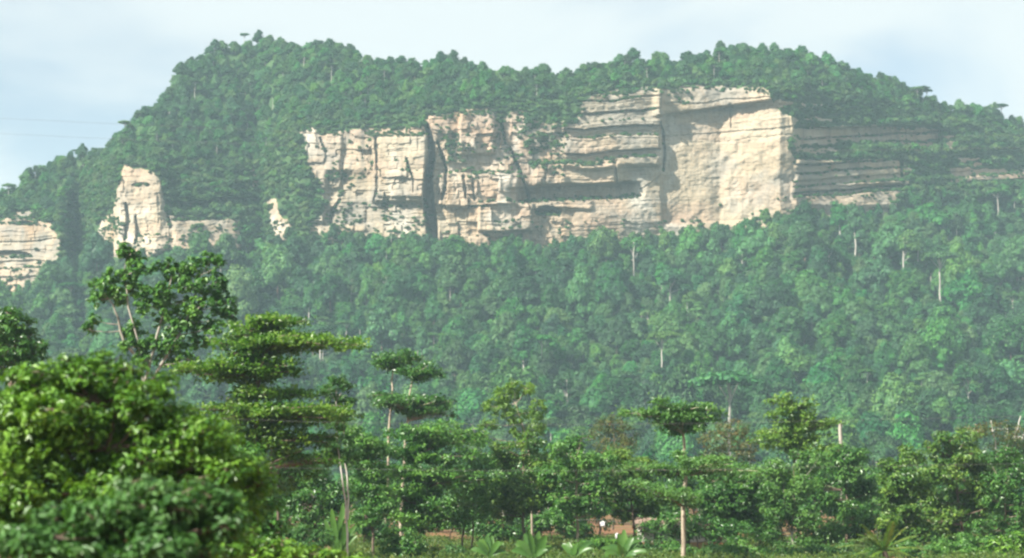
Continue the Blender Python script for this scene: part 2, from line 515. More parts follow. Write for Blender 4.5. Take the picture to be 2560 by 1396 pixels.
def cliff_disp(px, py):
    """relief of the rock, metres towards the viewer"""
    wx = px + 10 * fbm(px / 60, py / 60, 3); wy = py + 7 * fbm(px / 70 + 9, py / 50, 3)
    s = wy + 0.055 * px
    d = 1.5 * fbm(px / 55, py / 55, 2) + 0.55 * fbm(px / 9, py / 7, 3)
    d += 0.22 * ST3(s) * (1 - 0.7 * band(px, 1660, 1980, 15)) + 1.2 * fbm(px / 22 + 40, py / 90, 2) * band(px, 740, 1420, 20)
    # jointed blocks
    row = np.floor(wy / 37.0); bx = np.floor((wx + 31 * np.sin(row * 2.1)) / 52.0)
    blk = _perm[(bx.astype(int) * 7) % 256, (row.astype(int) * 13) % 256] * 2 - 1
    row2 = np.floor(wy / 17.0); bx2 = np.floor((wx + 19 * np.sin(row2 * 1.3)) / 23.0)
    blk2 = _perm[(bx2.astype(int) * 5 + 3) % 256, (row2.astype(int) * 11) % 256] * 2 - 1
    d += (1.9 * blk + 0.8 * blk2) * (band(px, 740, 1420, 10) + 0.6 * band(px, 200, 420, 10)) + 0.15 * blk2 * band(px, 1640, 1990, 20)
    # bedded blocks west of the great face
    r = band(wx, 1405, 1652, 8) * band(wy, 230, 418, 8)
    d += r * (2.8 * ST1(s - 80) + 4)
    d += band(wx, 1330, 1545, 10) * band(wy, 412, 462, 4) * 6
    # overhang and the smooth bulge under it
    d -= 11 * band(wx, 1290, 1585, 30) * band(py + 0.05 * (px - 1450), 462, 500, 4)
    d += 5 * np.exp(-(((px - 1530) / 110) ** 2 + ((py - 540) / 45) ** 2))
    # great pale face
    g = band(wx, 1655, 1985, 8) * band(py, 200, 560, 10)
    d += g * (-4 + 1.2 * ST2(s) * (1 - smooth(300, 380, py)))
    # brow over the great face
    brow = py - (290 - 0.14 * (px - 1640))
    d += band(px, 1640, 1935, 12) * 6.5 * (1 - smooth(-3, 3, brow)) * smooth(200, 230, py)
    # sweeping flutes at the right foot of the great face
    q = (px - 1900) * 0.8 + (py - 450) * 0.9
    d += band(px, 1770, 1990, 40) * band(py, 340, 540, 40) * (0.45 * np.sin(q / 13 + 5 * fbm(px / 60, py / 60, 3)) + 1.2 * fbm(px / 25, py / 30, 3))
    # buttress by the chimney
    d += band(wx, 932, 1062, 3) * band(py, 340, 505, 6) * 6
    d += band(wx, 940, 1062, 4) * band(py, 428, 492, 4) * 2.5
    d += band(wx, 1098, 1292, 4) * band(wy, 432, 512, 3) * 5
    d += band(wx, 1150, 1235, 4) * band(wy, 285, 385, 4) * 4
    d += band(wx, 1195, 1330, 4) * band(wy, 508, 580, 4) * 6
    d += band(wx, 1315, 1480, 8) * band(wy, 498, 524, 5) * 3
    d -= band(wx, 815, 925, 8) * band(wy, 430, 560, 10) * 4
    d += band(wx, 745, 850, 5) * band(wy, 325, 470, 6) * 3
    # right hand bedded wall
    r = band(wx, 1990, 2620, 8)
    d += r * band(wy, 235, 520, 10) * 5.4 * ST2(s * 1.0 - 30)
    d -= r * band(px, 1985, 2345, 6) * band(wy, 318, 372, 3) * 11
    d += r * band(wy, 398, 462, 4) * 4.0 * band(px, 1985, 2290, 10)
    # left buttress and far left cliff
    d += band(wx, 285, 425, 20) * band(wy, 430, 640, 25) * 3 + band(wx, 240, 620, 20) * 1.6 * fbm(px / 20 + 3, py / 26, 3)
    d += band(px, -500, 150, 10) * (0.9 * ST1(s + 40) + 1.4 * blk + 0.6 * blk2)
    d += band(wx, 420, 640, 10) * band(wy, 415, 545, 6) * 5.5 * ST3(s * 0.62 + 120)
    d += band(wx, 430, 600, 12) * band(wy, 548, 640, 4) * 5
    # arches
    for cx, cy_, rx, ry, dep in ((1370, 531, 33, 16, 13), (352, 463, 24, 7, 3), (20, 640, 60, 14, 6), (60, 560, 22, 8, 4)):
        e = ((px - cx) / rx) ** 2 + ((py - cy_) / ry) ** 2
        up = (py < cy_ + 3)
        d -= dep * (1 - smooth(0.75, 1.05, e)) * np.where(up, 1, 1 - smooth(0, ry * 0.7, py - cy_))
    for pl, dep in CRACKS:
        dist, wd = pl_dist(wx * 0.35 + px * 0.65, py, pl)
        d -= dep * (1 - smooth(wd * 0.55, wd * 1.15, dist))
    return d


_dx = np.arange(-900, 3500, 10.0)
_ds = np.convolve(DEP(_dx), np.ones(37) / 37, 'same')
SMOOTH_DEP = lambda x: np.interp(x, _dx[18:-18], _ds[18:-18])
SMOOTH_LEAN = lambda x: np.interp(x, _dx[18:-18], np.convolve(LEAN(_dx), np.ones(37) / 37, 'same')[18:-18])


def depth(px, py):
    ridge = SKY(px) + 31 + 5 * np.sin(px / 37.0)
    top = np.maximum(TOP(px), ridge + 25); base = np.maximum(BASE(px), top + 40)
    Yb = DEP(px); Yt = Yb + LEAN(px)
    Yr = 6 + SMOOTH_DEP(px) + SMOOTH_LEAN(px) + 1.55 * (top - ridge) * 1150 / F + 10
    foot = 1262.0; Yf = 640.0 + 30 * np.sin(px / 400)
    t_up = np.clip((top - py) / (top - ridge), 0, 1)
    t_cl = np.clip((base - py) / (base - top), 0, 1)
    t_ta = np.clip((foot - py) / (foot - base), 0, 1)
    Y = np.where(py < top, Yt + (Yr - Yt) * (0.75 * t_up + 0.25 * t_up ** 0.6),
                 np.where(py < base, Yb + (Yt - Yb) * t_cl, Yf + (Yb - Yf) * t_ta ** 0.8))
    mc = smooth(top - 12, top + 2, py) * (1 - smooth(base - 6, base + 18, py))
    Y = Y - mc * cliff_disp(px, py)
    X = (px - 1280) / F * Y
    rough = fbm(X / 55, Y / 45 + py / 90, 4)
    Y = Y + (1 - mc) * rough * np.where(py < top, 13, 30) * smooth(0, 0.12, t_ta) * (1 - smooth(0.75, 1.0, t_up))
    return Y, ridge, top, base


cols = np.arange(-500, 3061, 3.0)
R1, R2, R3 = 44, 150, 74
PX = np.repeat(cols[None], R1 + R2 + R3 + 1, 0)
ridge = SKY(cols) + 31 + 5 * np.sin(cols / 37.0)
topc = np.maximum(TOP(cols), ridge + 25); basec = np.maximum(BASE(cols), topc + 40)
t1 = np.linspace(0, 1, R1, endpoint=False)[:, None]; t2 = np.linspace(0, 1, R2, endpoint=False)[:, None]; t3 = np.linspace(0, 1, R3 + 1)[:, None]
PY = np.concatenate([ridge + (topc - 12 - ridge) * t1, topc - 12 + (basec + 12 - topc + 12) * t2, basec + 12 + (1262 - basec - 12) * t3])
DY, _, _, _ = depth(PX, PY)
HP = W(PX, PY, DY)
HP[-1, :, 2] -= 3.0
# back slope behind the ridge
back = []
for k in range(1, 7):
    b = HP[0].copy(); b[:, 1] += 70 * k; b[:, 2] -= 9 * k ** 1.6; back.append(b)
HPall = np.concatenate([np.stack(back[::-1]), HP])
PXa = np.concatenate([np.repeat(cols[None], 6, 0), PX]); PYa = np.concatenate([np.full((6, len(cols)), -999.), PY])

ROCKS = {
    'A': [[(-500, 610), (-100, 560), (0, 555), (30, 533), (85, 527), (84, 545), (125, 562), (152, 597), (148, 645), (112, 695), (66, 735), (0, 765), (-500, 790)]],
    'B': [[(311, 409), (351, 424), (381, 426), (401, 451), (408, 481), (416, 537), (470, 545), (552, 548), (600, 552), (608, 585), (596, 640), (560, 640), (481, 630), (416, 630), (371, 655),
           (326, 655), (270, 640), (241, 600), (251, 557), (281, 527), (296, 471)]],
    'E': [[(627, 419), (641, 424), (650, 481), (637, 478)], [(668, 500), (690, 500), (699, 542), (730, 552), (725, 600), (680, 605)]],
    'C': [[(749, 332), (787, 317), (800, 340), (860, 325), (925, 322), (1000, 318), (1060, 318), (1070, 290), (1110, 286), (1190, 270), (1240, 268), (1262, 290), (1310, 266), (1330, 300), (1380, 310),
           (1440, 300), (1462, 250), (1486, 236), (1575, 220), (1651, 220), (1711, 217), (1771, 214), (1831, 220), (1911, 218), (1932, 250), (1956, 283), (1994, 300), (1982, 333), (1968, 373), (1992, 401),
           (1994, 450), (1975, 560), (1903, 570), (1811, 575), (1691, 600), (1575, 612), (1482, 612), (1350, 632), (1250, 628), (1090, 615), (1000, 605), (900, 602), (780, 600), (770, 560), (800, 545), (813, 520), (803, 480),
           (798, 450), (774, 430), (770, 400), (760, 360)]],
    'D': [[(1975, 322), (2158, 314), (2346, 324), (2348, 356), (2332, 380), (2250, 372), (2098, 362), (2094, 388), (1990, 392)],
          [(1990, 399), (2108, 402), (2153, 400), (2250, 399), (2284, 427), (2266, 470), (2230, 530), (2135, 550), (2000, 555), (1965, 555), (1985, 450)]],
    'G': [[(2362, 335), (2389, 345), (2380, 380), (2362, 380)], [(2394, 393), (2451, 396), (2458, 415), (2396, 415)], [(2373, 420), (3060, 440), (3060, 480), (2378, 458)],
          [(1935, 252), (2057, 262), (2057, 272), (1940, 268)], [(2040, 292), (2110, 300), (2110, 306), (2000, 300)]],
}
# plant cover lying over the rock (dense shrubs)
COVER = [
    [(1300, 255), (1462, 240), (1456, 300), (1412, 345), (1400, 372), (1335, 392), (1305, 380), (1290, 300)],
    [(1668, 222), (1720, 222), (1730, 250), (1722, 268), (1690, 262), (1660, 240)],
    [(256, 548), (306, 552), (306, 580), (262, 580)], [(470, 575), (500, 562), (520, 585), (515, 640), (475, 640)],
    [(1318, 405), (1418, 402), (1420, 430), (1375, 440), (1325, 425)],
    [(812, 432), (870, 425), (868, 445), (835, 462), (815, 450)],
    [(1110, 330), (1150, 340), (1160, 410), (1120, 405)],
    [(1236, 268), (1262, 275), (1262, 330), (1244, 340)],
    [(920, 298), (1010, 290), (1060, 300), (1062, 326), (925, 334)],
]
fcx = (PXa[:-1, :-1] + PXa[1:, 1:]) / 2; fcy = (PYa[:-1, :-1] + PYa[1:, 1:]) / 2
owner = np.full(fcx.shape, -1)
keys = list(ROCKS)
for i, k in enumerate(keys):
    jx = fcx + 5 * fbm(fcx / 15, fcy / 15, 2); jy = fcy + 5 * fbm(fcx / 14 + 7, fcy / 14, 2)
    for pl in ROCKS[k]:
        owner[inside(pl, jx, jy)] = i
nr, nc = PXa.shape
idx = np.arange(nr * nc).reshape(nr, nc)
quads = np.stack([idx[:-1, :-1], idx[1:, :-1], idx[1:, 1:], idx[:-1, 1:]], -1)
V = HPall.reshape(-1, 3)


def sub_mesh(name, sel, mat):
    q = quads[sel]
    u, inv = np.unique(q, return_inverse=True)
    return mesh_from(name, V[u], inv.reshape(-1, 4), mat, smooth_shade=(mat is not M['rock']))


hill = add('hill', sub_mesh('hill', owner == -1, M['hill_soil']))
tag(hill, 'forested table hill with pale sandstone cliffs across its face', 'hill', kind='structure')
ROCK_LABEL = {
    'A': 'low bedded sandstone cliff at the left edge of the hill',
    'B': 'pale sandstone buttress with a shallow arch, left of the main cliff',
    'E': 'small pale rock slivers in the ravine beside the left buttress',
    'C': 'main cream sandstone cliff with a dark chimney and a tall smooth face',
    'D': 'shaded bedded cliff wall right of the tall smooth face',
    'G': 'thin grey rock ledges among trees at the right end of the hill',
}
for i, k in enumerate(keys):
    o = add('cliff_face', sub_mesh('cliff_face', owner == i, M['rock']), hill)
    o['label'] = ROCK_LABEL[k]

# ------------------------------------------------------------------ forest on the hill
def ico(n=1):
    import bmesh
    bm = bmesh.new(); bmesh.ops.create_icosphere(bm, subdivisions=n, radius=1)
    v = np.array([x.co[:] for x in bm.verts]); f = np.array([[q.index for q in p.verts] for p in bm.faces]); bm.free()
    return v, f


ICO2 = ico(2)


def crown_lobes(mb, lobes, leaf, per_area, rng, up=0.35, aspect=0.6, core=0.8):
    for cx, cy_, cz, rx, ry, rz in lobes:
        c = np.array([cx, cy_, cz]); r = np.array([rx, ry, rz])
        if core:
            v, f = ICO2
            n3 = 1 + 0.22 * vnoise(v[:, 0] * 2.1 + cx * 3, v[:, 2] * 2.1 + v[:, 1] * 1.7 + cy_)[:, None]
            mb.put(c + v * r * core * n3, f3=f, c=np.full(len(v), -1.1))  # core tinted dark: shade inside the crown put into its colour
        area = 4 * math.pi * ((rx * ry) ** 1.6 / 3 + (rx * rz) ** 1.6 / 3 + (ry * rz) ** 1.6 / 3) ** (1 / 1.6)
        n = int(area * per_area)
        d = unit(rng.normal(size=(n, 3))); d[:, 2] = np.where(d[:, 2] < -0.55, -d[:, 2], d[:, 2])
        rad = rng.uniform(0.74, 1.2, n)[:, None]
        p = c + d * r * rad
        nm = unit(d / r) + up * np.array([0, 0, 1]) + rng.normal(0, 0.32, (n, 3))
        leaf_quads(mb, p, nm, rng.uniform(0.5, 1.5, n) * leaf, aspect, rng, tint=rng.normal(0, .8, n) + 1.6 * (rng.random() - 0.5), droop=0.9)


def far_crown(kind, seed):
    """A forest crown and trunk in metres, base at the origin. Returns crown MB, trunk MB."""
    rng = np.random.default_rng(seed)
    cb, tb = MB(), MB()
    lobes = []
    if kind == 'dome':
        H, Rr = rng.uniform(11.5, 14.5), rng.uniform(5.6, 7.4)
        n = 17
        for i in range(n):
            q0 = (i + .5) / n
            a = i * 2.4 + rng.uniform(-.5, .5)
            z = H - 2.2 - (H * .62) * q0 ** 1.25 + rng.uniform(-1.2, 1.2)
            q = Rr * .74 * math.sin(min(1.0, .12 + 1.25 * q0) * math.pi / 2) * rng.uniform(.55, 1.12)
            s = rng.uniform(1.4, 2.7) * (0.8 + .3 * q0)
            lobes.append((q * math.cos(a), q * math.sin(a), z, s, s, s * rng.uniform(.7, 1.1)))
        lobes.append((0, 0, H - 6.0, Rr * .68, Rr * .68, 3.8))
        tr = 0.3; th = H - 4
    elif kind == 'tall':
        H, Rr = 19, 4.6
        for i in range(10):
            a = i * 2.4; z = H - 2 - i * 1.0 + rng.uniform(-.6, .6); q = rng.uniform(.3, .75) * Rr * (0.45 + 0.06 * i)
            s = rng.uniform(1.5, 2.5)
            lobes.append((q * math.cos(a), q * math.sin(a), z, s, s, s * .85))
        lobes.append((0, 0, H - 6.5, 2.8, 2.8, 4.4))
        tr = 0.38; th = H - 3
    elif kind == 'umbrella':
        H, Rr = 19, 6.0
        for i in range(12):
            a = i * 2.4; q = math.sqrt((i + .2) / 12) * Rr * .85
            s = rng.uniform(1.4, 2.2)
            lobes.append((q * math.cos(a), q * math.sin(a), H - 1.6 - 1.6 * (q / Rr) ** 2 + rng.uniform(-.5, .5), s * 1.2, s * 1.2, s * .55))
        tr = 0.36; th = H - 2
    elif kind == 'ragged':
        H, Rr = 16, 5.8
        for i in range(9):
            a = rng.uniform(0, 6.28); q = rng.uniform(.2, .85) * Rr; z = rng.uniform(H * .5, H - 1.2) - 1.5 * (q / Rr)
            s = rng.uniform(1.2, 2.4)
            lobes.append((q * math.cos(a), q * math.sin(a), z, s * 1.15, s * 1.15, s * .75))
        tr = 0.34; th = H - 3
    else:   # shrub
        H = 4.2
        for i in range(6):
            a = i * 2.4; q = rng.uniform(.3, 1.7); s = rng.uniform(.9, 1.6)
            lobes.append((q * math.cos(a), q * math.sin(a), rng.uniform(.9, 2.7), s, s, s * .85))
        tr = 0.08; th = 2.4
    leaf = 0.55 if kind == 'shrub' else 0.85
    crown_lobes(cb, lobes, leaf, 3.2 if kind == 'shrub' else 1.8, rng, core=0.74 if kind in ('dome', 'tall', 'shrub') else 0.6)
    tube(tb, bend([(0, 0, -2.0), (rng.uniform(-.4, .4), rng.uniform(-.4, .4), th * .5), (0, 0, th)], 7, 0.12, rng), np.linspace(tr, tr * .45, 7), 6)
    if kind != 'shrub':
        for L in lobes[:6]:
            z0 = max(th * .45, L[2] - 4)
            tube(tb, [(0, 0, z0), (L[0] * .55, L[1] * .55, (z0 + L[2]) / 2 + .3), (L[0], L[1], L[2])], [tr * .45, tr * .3, tr * .12], 5)
    return cb, tb


KINDS = ['dome', 'dome', 'dome', 'dome', 'tall', 'ragged', 'umbrella', 'shrub', 'shrub']
LIB = []          # (crown mesh, trunk mesh, joined object)
lib_col = bpy.data.collections.new('forest_sources')
for i, k in enumerate(KINDS):
    cb, tb = far_crown(k, 100 + i)
    leafm = M['grass_leaf'] if k == 'shrub' else M['far_leaf']
    cm_, tm_ = cb.mesh('crown', leafm), tb.mesh('trunk', M['brown_bark' if k in ('dome', 'shrub') else 'far_bark'], True)
    jb = MB()
    nf = []
    for src in (cb, tb):
        jb.v += src.v; jb.c += src.c
        jb.f4 += [f + jb.n for f in src.f4]; jb.f3 += [f + jb.n for f in src.f3]
        jb.n += src.n
    n4 = [(0, len(f)) for f in cb.f4] + [(1, len(f)) for f in tb.f4]
    n3 = [(0, len(f)) for f in cb.f3] + [(1, len(f)) for f in tb.f3]
    mi = np.concatenate([np.full(n, m) for m, n in n4 + n3])
    fl = [np.concatenate(jb.f4)] + ([np.concatenate(jb.f3)] if jb.f3 else [])
    jm = mesh_from('forest_tree', np.concatenate(jb.v), fl, [leafm, M['brown_bark' if k in ('dome', 'shrub') else 'far_bark']], np.concatenate(jb.c), mat_idx=mi)
    jo = bpy.data.objects.new('source_%02d' % i, jm)
    lib_col.objects.link(jo)
    LIB.append((cm_, tm_))

# ---- scatter
pc = (HP[:-1, :-1] + HP[1:, 1:]) / 2
e1 = HP[:-1, 1:] - HP[:-1, :-1]; e2 = HP[1:, :-1] - HP[:-1, :-1]
horiz = np.abs(e1[..., 0] * e2[..., 1] - e1[..., 1] * e2[..., 0])       # plan area: trees stand on plan area
full = np.linalg.norm(np.cross(e1, e2), axis=-1)
cx_ = (PX[:-1, :-1] + PX[1:, 1:]) / 2; cyy = (PY[:-1, :-1] + PY[1:, 1:]) / 2
own_f = owner[6:]
topf = (topc[:-1] + topc[1:])[None] / 2; basef = (basec[:-1] + basec[1:])[None] / 2
rock_like = own_f >= 0
cover_f = np.zeros(rock_like.shape, bool)
for pl in COVER:
    cover_f |= inside(pl, cx_, cyy)
in_cliff = (cyy > topf - 6) & (cyy < basef)


def sample(weight, n, rng):
    w = weight.ravel().astype(float); w /= w.sum()
    k = rng.choice(len(w), n, p=w)
    r, c = np.unravel_index(k, weight.shape)
    a = rng.random((n, 1)); b = rng.random((n, 1))
    p = HP[r, c] * (1 - a) * (1 - b) + HP[r, c + 1] * a * (1 - b) + HP[r + 1, c] * (1 - a) * b + HP[r + 1, c + 1] * a * b
    return p, r, c


def thin(p, rad):
    """greedy minimum spacing in 3D with a hash grid"""
    grid = {}; keep = []
    cs = float(np.max(rad)) * 2
    for i in range(len(p)):
        x, y, z = p[i]; g = (int(x // cs), int(y // cs), int(z // cs))
        ok = True
        for dx in (-1, 0, 1):
            for dy in (-1, 0, 1):
                for dz in (-1, 0, 1):
                    for j in grid.get((g[0] + dx, g[1] + dy, g[2] + dz), ()):
                        q = p[j]
                        if (q[0] - x) ** 2 + (q[1] - y) ** 2 + (q[2] - z) ** 2 < (rad[i] + rad[j]) ** 2:
                            ok = False; break
                    if not ok: break
                if not ok: break
            if not ok: break
        if ok:
            grid.setdefault(g, []).append(i); keep.append(i)
    return np.array(keep)


def to_px(p):
    x, y, z = p[..., 0], p[..., 1], p[..., 2] - CAM_Z
    f = y * CP + z * SP; u = -y * SP + z * CP
    return 1280 + F * x / f, 698 - F * u / f


rng = np.random.default_rng(77)
free = ~rock_like & ~cover_f
edge_ok = (cyy < topf - 14) | (cyy > basef - 4)
w_tree = horiz * free * edge_ok * (cyy < 1245)
w_tree = w_tree + full * free * (cyy < topf - 14) * 0.35
P, r, c = sample(w_tree, 30000, rng)
upper = cyy[r, c] < topf[0, c]
scale = np.where(upper, rng.uniform(0.36, 0.78, len(P)), np.clip(rng.lognormal(-0.27, 0.5, len(P)), 0.32, 1.8))
foot_of_cliff = (cyy[r, c] > basef[0, c] - 10) & (cyy[r, c] < basef[0, c] + 50)
scale = np.where(foot_of_cliff, rng.uniform(.36, .72, len(P)), scale)
near_ridge = cyy[r, c] < (ridge[c] + 30)
scale = np.where(near_ridge, rng.uniform(0.45, 0.82, len(P)), scale)
keep = thin(P, np.where(PY[r, c] < ridge[c] + 34, scale * 2.7, scale * 3.6))
P, scale, r, c, upper = P[keep], scale[keep], r[keep], c[keep], upper[keep]
kind = rng.choice(7, len(P), p=[.25, .25, .24, .165, .05, .03, .015])
rotz = rng.uniform(0, 6.28, len(P))
rr = PY[r, c] < ridge[c] + 30
kind = np.where(upper & (kind == 4), 1, kind)
open_sky = (PX[r, c] < 330) | (PX[r, c] > 2240)
kind = np.where(rr & (rng.random(len(P)) < np.where(open_sky, .4, .06)), rng.choice([5, 5, 6, 0], len(P)), np.where(rr & (kind > 3), 0, kind))
sc3 = np.stack([scale * rng.uniform(.85, 1.2, len(P)), scale * rng.uniform(.85, 1.2, len(P)), scale * np.where(upper, rng.uniform(.7, 1.05, len(P)), rng.uniform(.75, 1.3, len(P)))], -1)
# shrubs: gaps between trees, cliff ledges and hanging plants
in_free = free & in_cliff
P2, r2, c2 = sample(full * (in_free * 1.0 + cover_f * 1.0) * 1.0 + full * (free & (cyy < topf) & (cyy > topf - 60)) * 0.9, 16000, rng)
s2 = np.where(cover_f[r2, c2], rng.uniform(.35, .95, len(P2)), rng.uniform(.5, 1.5, len(P2)))
k2 = thin(P2, s2 * 1.15); P2, s2 = P2[k2], s2[k2]
# thin scrub rooted on the ledges and joints of the bare rock
ledge = np.zeros(rock_like.shape)
cl = cliff_disp(cx_, cyy)
gr = np.gradient(cl, axis=0)
ledge = rock_like * (gr > 0.9) * (0.25 + 0.75 * (fbm(cx_ / 60, cyy / 40, 3) > 0.1)) * ((cx_ < 1660) | (cx_ > 1985))
scrub = [[(830, 330), (930, 340), (930, 430), (850, 500), (830, 430)], [(1090, 300), (1420, 300), (1420, 425), (1100, 425)], [(430, 420), (640, 420), (640, 545), (430, 545)],
         [(900, 500), (1075, 500), (1075, 610), (760, 610), (760, 560)], [(1990, 240), (2350, 280), (2350, 330), (1990, 320)], [(2090, 360), (2290, 372), (2290, 402), (2090, 402)], [(240, 430), (300, 430), (290, 640), (200, 640)]]
sm = np.zeros(rock_like.shape, bool)
for pl in scrub: sm |= inside(pl, cx_, cyy)
P3, r3, c3 = sample(full * (ledge * 1.0 + rock_like * sm * 0.3 * (fbm(cx_ / 30, cyy / 22, 3) > 0.08) + rock_like * .5 * (np.abs(cyy - topf) < 16) * (fbm(cx_ / 22, cyy / 40, 2) > 0)), 3600, rng)
P4, r4, c4 = sample(full * rock_like * ((np.abs(cyy - topf) < 20) * (fbm(cx_ / 26, cyy / 60, 2) > -.1) + (cyy > basef - 62) * (fbm(cx_ / 30 + 8, cyy / 30, 2) > .05) + .22 * (cx_ > 1985) * (fbm(cx_ / 40, cyy / 12, 2) > .1)), 1500, rng)
P3 = np.concatenate([P3, P4])
s3 = rng.uniform(.22, .75, len(P3)); k3 = thin(P3, s3 * 1.3); P3, s3 = P3[k3], s3[k3]

# ---- choose the individual trees
tx, ty = to_px(P + np.stack([0 * scale, 0 * scale, scale * 13], -1))
vis_x = (tx > -20) & (tx < 2580)
FG = curve([(-50, 760), (120, 860), (210, 720), (300, 620), (560, 650), (600, 780), (900, 850), (950, 880), (1100, 900), (1200, 960), (1350, 980), (1480, 1030), (1560, 1010), (1800, 1010), (1900, 1000), (2080, 1030),
            (2150, 1110), (2250, 1120), (2350, 1070), (2600, 1060)])
near_ok = vis_x & ~upper & (ty < FG(tx) - 12) & (ty > 600)
size = scale / P[:, 1]
order = np.argsort(-np.where(near_ok, size, -1))
pick_slope = order[:196]
ridge_row = (PY[r, c] < ridge[c] + 34) & vis_x
ro = np.argsort(-np.where(ridge_row, size, -1))[:52]
foot_row = vis_x & ~upper & (PY[r, c] < basec[c] + 36) & (tx > 240) & (tx < 2300)
fo = np.argsort(-np.where(foot_row, size, -1)); fo = np.array([i for i in fo if i not in set(pick_slope.tolist())][:28])
chosen = {}
for i in pick_slope: chosen[int(i)] = 'slope'
for i in ro: chosen[int(i)] = 'ridge'
for i in fo: chosen.setdefault(int(i), 'foot')


def zone(what, x, y, k):
    form = {4: 'tall narrow', 5: 'ragged open', 6: 'flat topped'}.get(int(k), 'rounded')
    if what == 'ridge':
        w = ('skyline of the left shoulder of the hill' if x < 430 else 'skyline of the left summit' if x < 880 else 'skyline of the saddle between both summits' if x < 1480
             else 'skyline of the right summit' if x < 2120 else 'skyline of the right shoulder of the hill')
        return '%s tree on the %s' % (form, w), 'trees on the ' + w
    if what == 'foot':
        w = ('the left buttress' if x < 640 else 'the dark chimney in the cliff' if x < 1250 else 'the shadowed overhang' if x < 1650 else 'the tall smooth cliff face' if x < 1985 else 'the bedded cliff at right')
        return '%s tree at the very foot of %s' % (form, w), 'trees at the foot of ' + w
    h = 'upper' if y < 720 else 'upper middle' if y < 820 else 'lower middle' if y < 920 else 'lower'
    marks = [(130, 'left-edge tree'), (600, 'tall open tree'), (920, 'olive tiered tree'), (1150, 'slender umbrella pair'), (1400, 'sparse yellowish tree'), (1560, 'smaller rusty crown'), (1820, 'tan-trunked umbrella tree'),
             (1900, 'larger rusty crown'), (2060, 'bright tiered tree'), (2150, 'dead trunk'), (2300, 'treeline dip'), (2450, 'tallest right-end tree'), (9999, 'right-edge stems')]
    w = next(n for q, n in marks if x < q)
    return '%s forest tree, %s slope above the %s' % (form, h, w), 'big forest trees on the slope above the ' + w


NUM = ['first', 'second', 'third', 'fourth', 'fifth', 'sixth', 'seventh', 'eighth', 'ninth', 'tenth', 'eleventh', 'twelfth', 'thirteenth', 'fourteenth', 'fifteenth', 'sixteenth', 'seventeenth', 'eighteenth', 'nineteenth', 'twentieth'] + ['twenty-' + q for q in ('first', 'second', 'third', 'fourth', 'fifth', 'sixth', 'seventh', 'eighth', 'ninth')]
by_label = {}
for i, what in chosen.items():
    by_label.setdefault(zone(what, float(tx[i]), float(ty[i]), kind[i]), []).append(i)
LABEL = {}
for (lb, gp), members in by_label.items():
    members.sort(key=lambda i: tx[i])
    for j, i in enumerate(members):
        LABEL[i] = (lb if len(members) == 1 else lb + (', leftmost one' if j == 0 else ', rightmost one' if j == len(members) - 1 else ', %s from left' % NUM[min(j, 28)]), gp)
for i, what in chosen.items():
    k = int(kind[i])
    root = empty('forest_tree', P[i])
    root.rotation_euler = (0, 0, rotz[i]); root.scale = sc3[i]
    if what == 'ridge':
        root.scale = sc3[i] * np.array([1, 1, 1.05])
    lb, gp = LABEL[i]
    tag(root, lb, 'tree', gp)
    add('trunk', LIB[k][1], root); add('crown', LIB[k][0], root)
rest = np.array([i for i in range(len(P)) if i not in chosen])
print('hill trees', len(P), 'individual', len(chosen), 'shrubs', len(P2), len(P3))


def instancer(name, pts, scl, rot, kidx):
    me = bpy.data.meshes.new(name)
    me.vertices.add(len(pts)); me.vertices.foreach_set('co', np.asarray(pts, np.float32).ravel())
    a = me.attributes.new('scl', 'FLOAT_VECTOR', 'POINT'); a.data.foreach_set('vector', np.asarray(scl, np.float32).ravel())
    a = me.attributes.new('rot', 'FLOAT_VECTOR', 'POINT'); a.data.foreach_set('vector', np.asarray(rot, np.float32).ravel())
    a = me.attributes.new('kid', 'INT', 'POINT'); a.data.foreach_set('value', np.asarray(kidx, np.int32))
    o = add(name, me)
    ng = bpy.data.node_groups.new(name, 'GeometryNodeTree')
    ng.interface.new_socket('Geometry', in_out='INPUT', socket_type='NodeSocketGeometry')
    ng.interface.new_socket('Geometry', in_out='OUTPUT', socket_type='NodeSocketGeometry')
    N, L = ng.nodes, ng.links
    gi, go = N.new('NodeGroupInput'), N.new('NodeGroupOutput')
    ci = N.new('GeometryNodeCollectionInfo'); ci.inputs['Collection'].default_value = lib_col
    ci.inputs['Separate Children'].default_value = True; ci.inputs['Reset Children'].default_value = True
    ip = N.new('GeometryNodeInstanceOnPoints'); ip.inputs['Pick Instance'].default_value = True

    def attr(nm, t):
        n = N.new('GeometryNodeInputNamedAttribute'); n.data_type = t; n.inputs['Name'].default_value = nm
        return n.outputs['Attribute']
    L.new(gi.outputs[0], ip.inputs['Points']); L.new(ci.outputs[0], ip.inputs['Instance'])
    L.new(attr('kid', 'INT'), ip.inputs['Instance Index'])
    L.new(attr('rot', 'FLOAT_VECTOR'), ip.inputs['Rotation']); L.new(attr('scl', 'FLOAT_VECTOR'), ip.inputs['Scale'])
    L.new(ip.outputs[0], go.inputs[0])
    md = o.modifiers.new('scatter', 'NODES'); md.node_group = ng
    return o


def zr(n, rng): return np.stack([np.zeros(n), np.zeros(n), rng.uniform(0, 6.28, n)], -1)


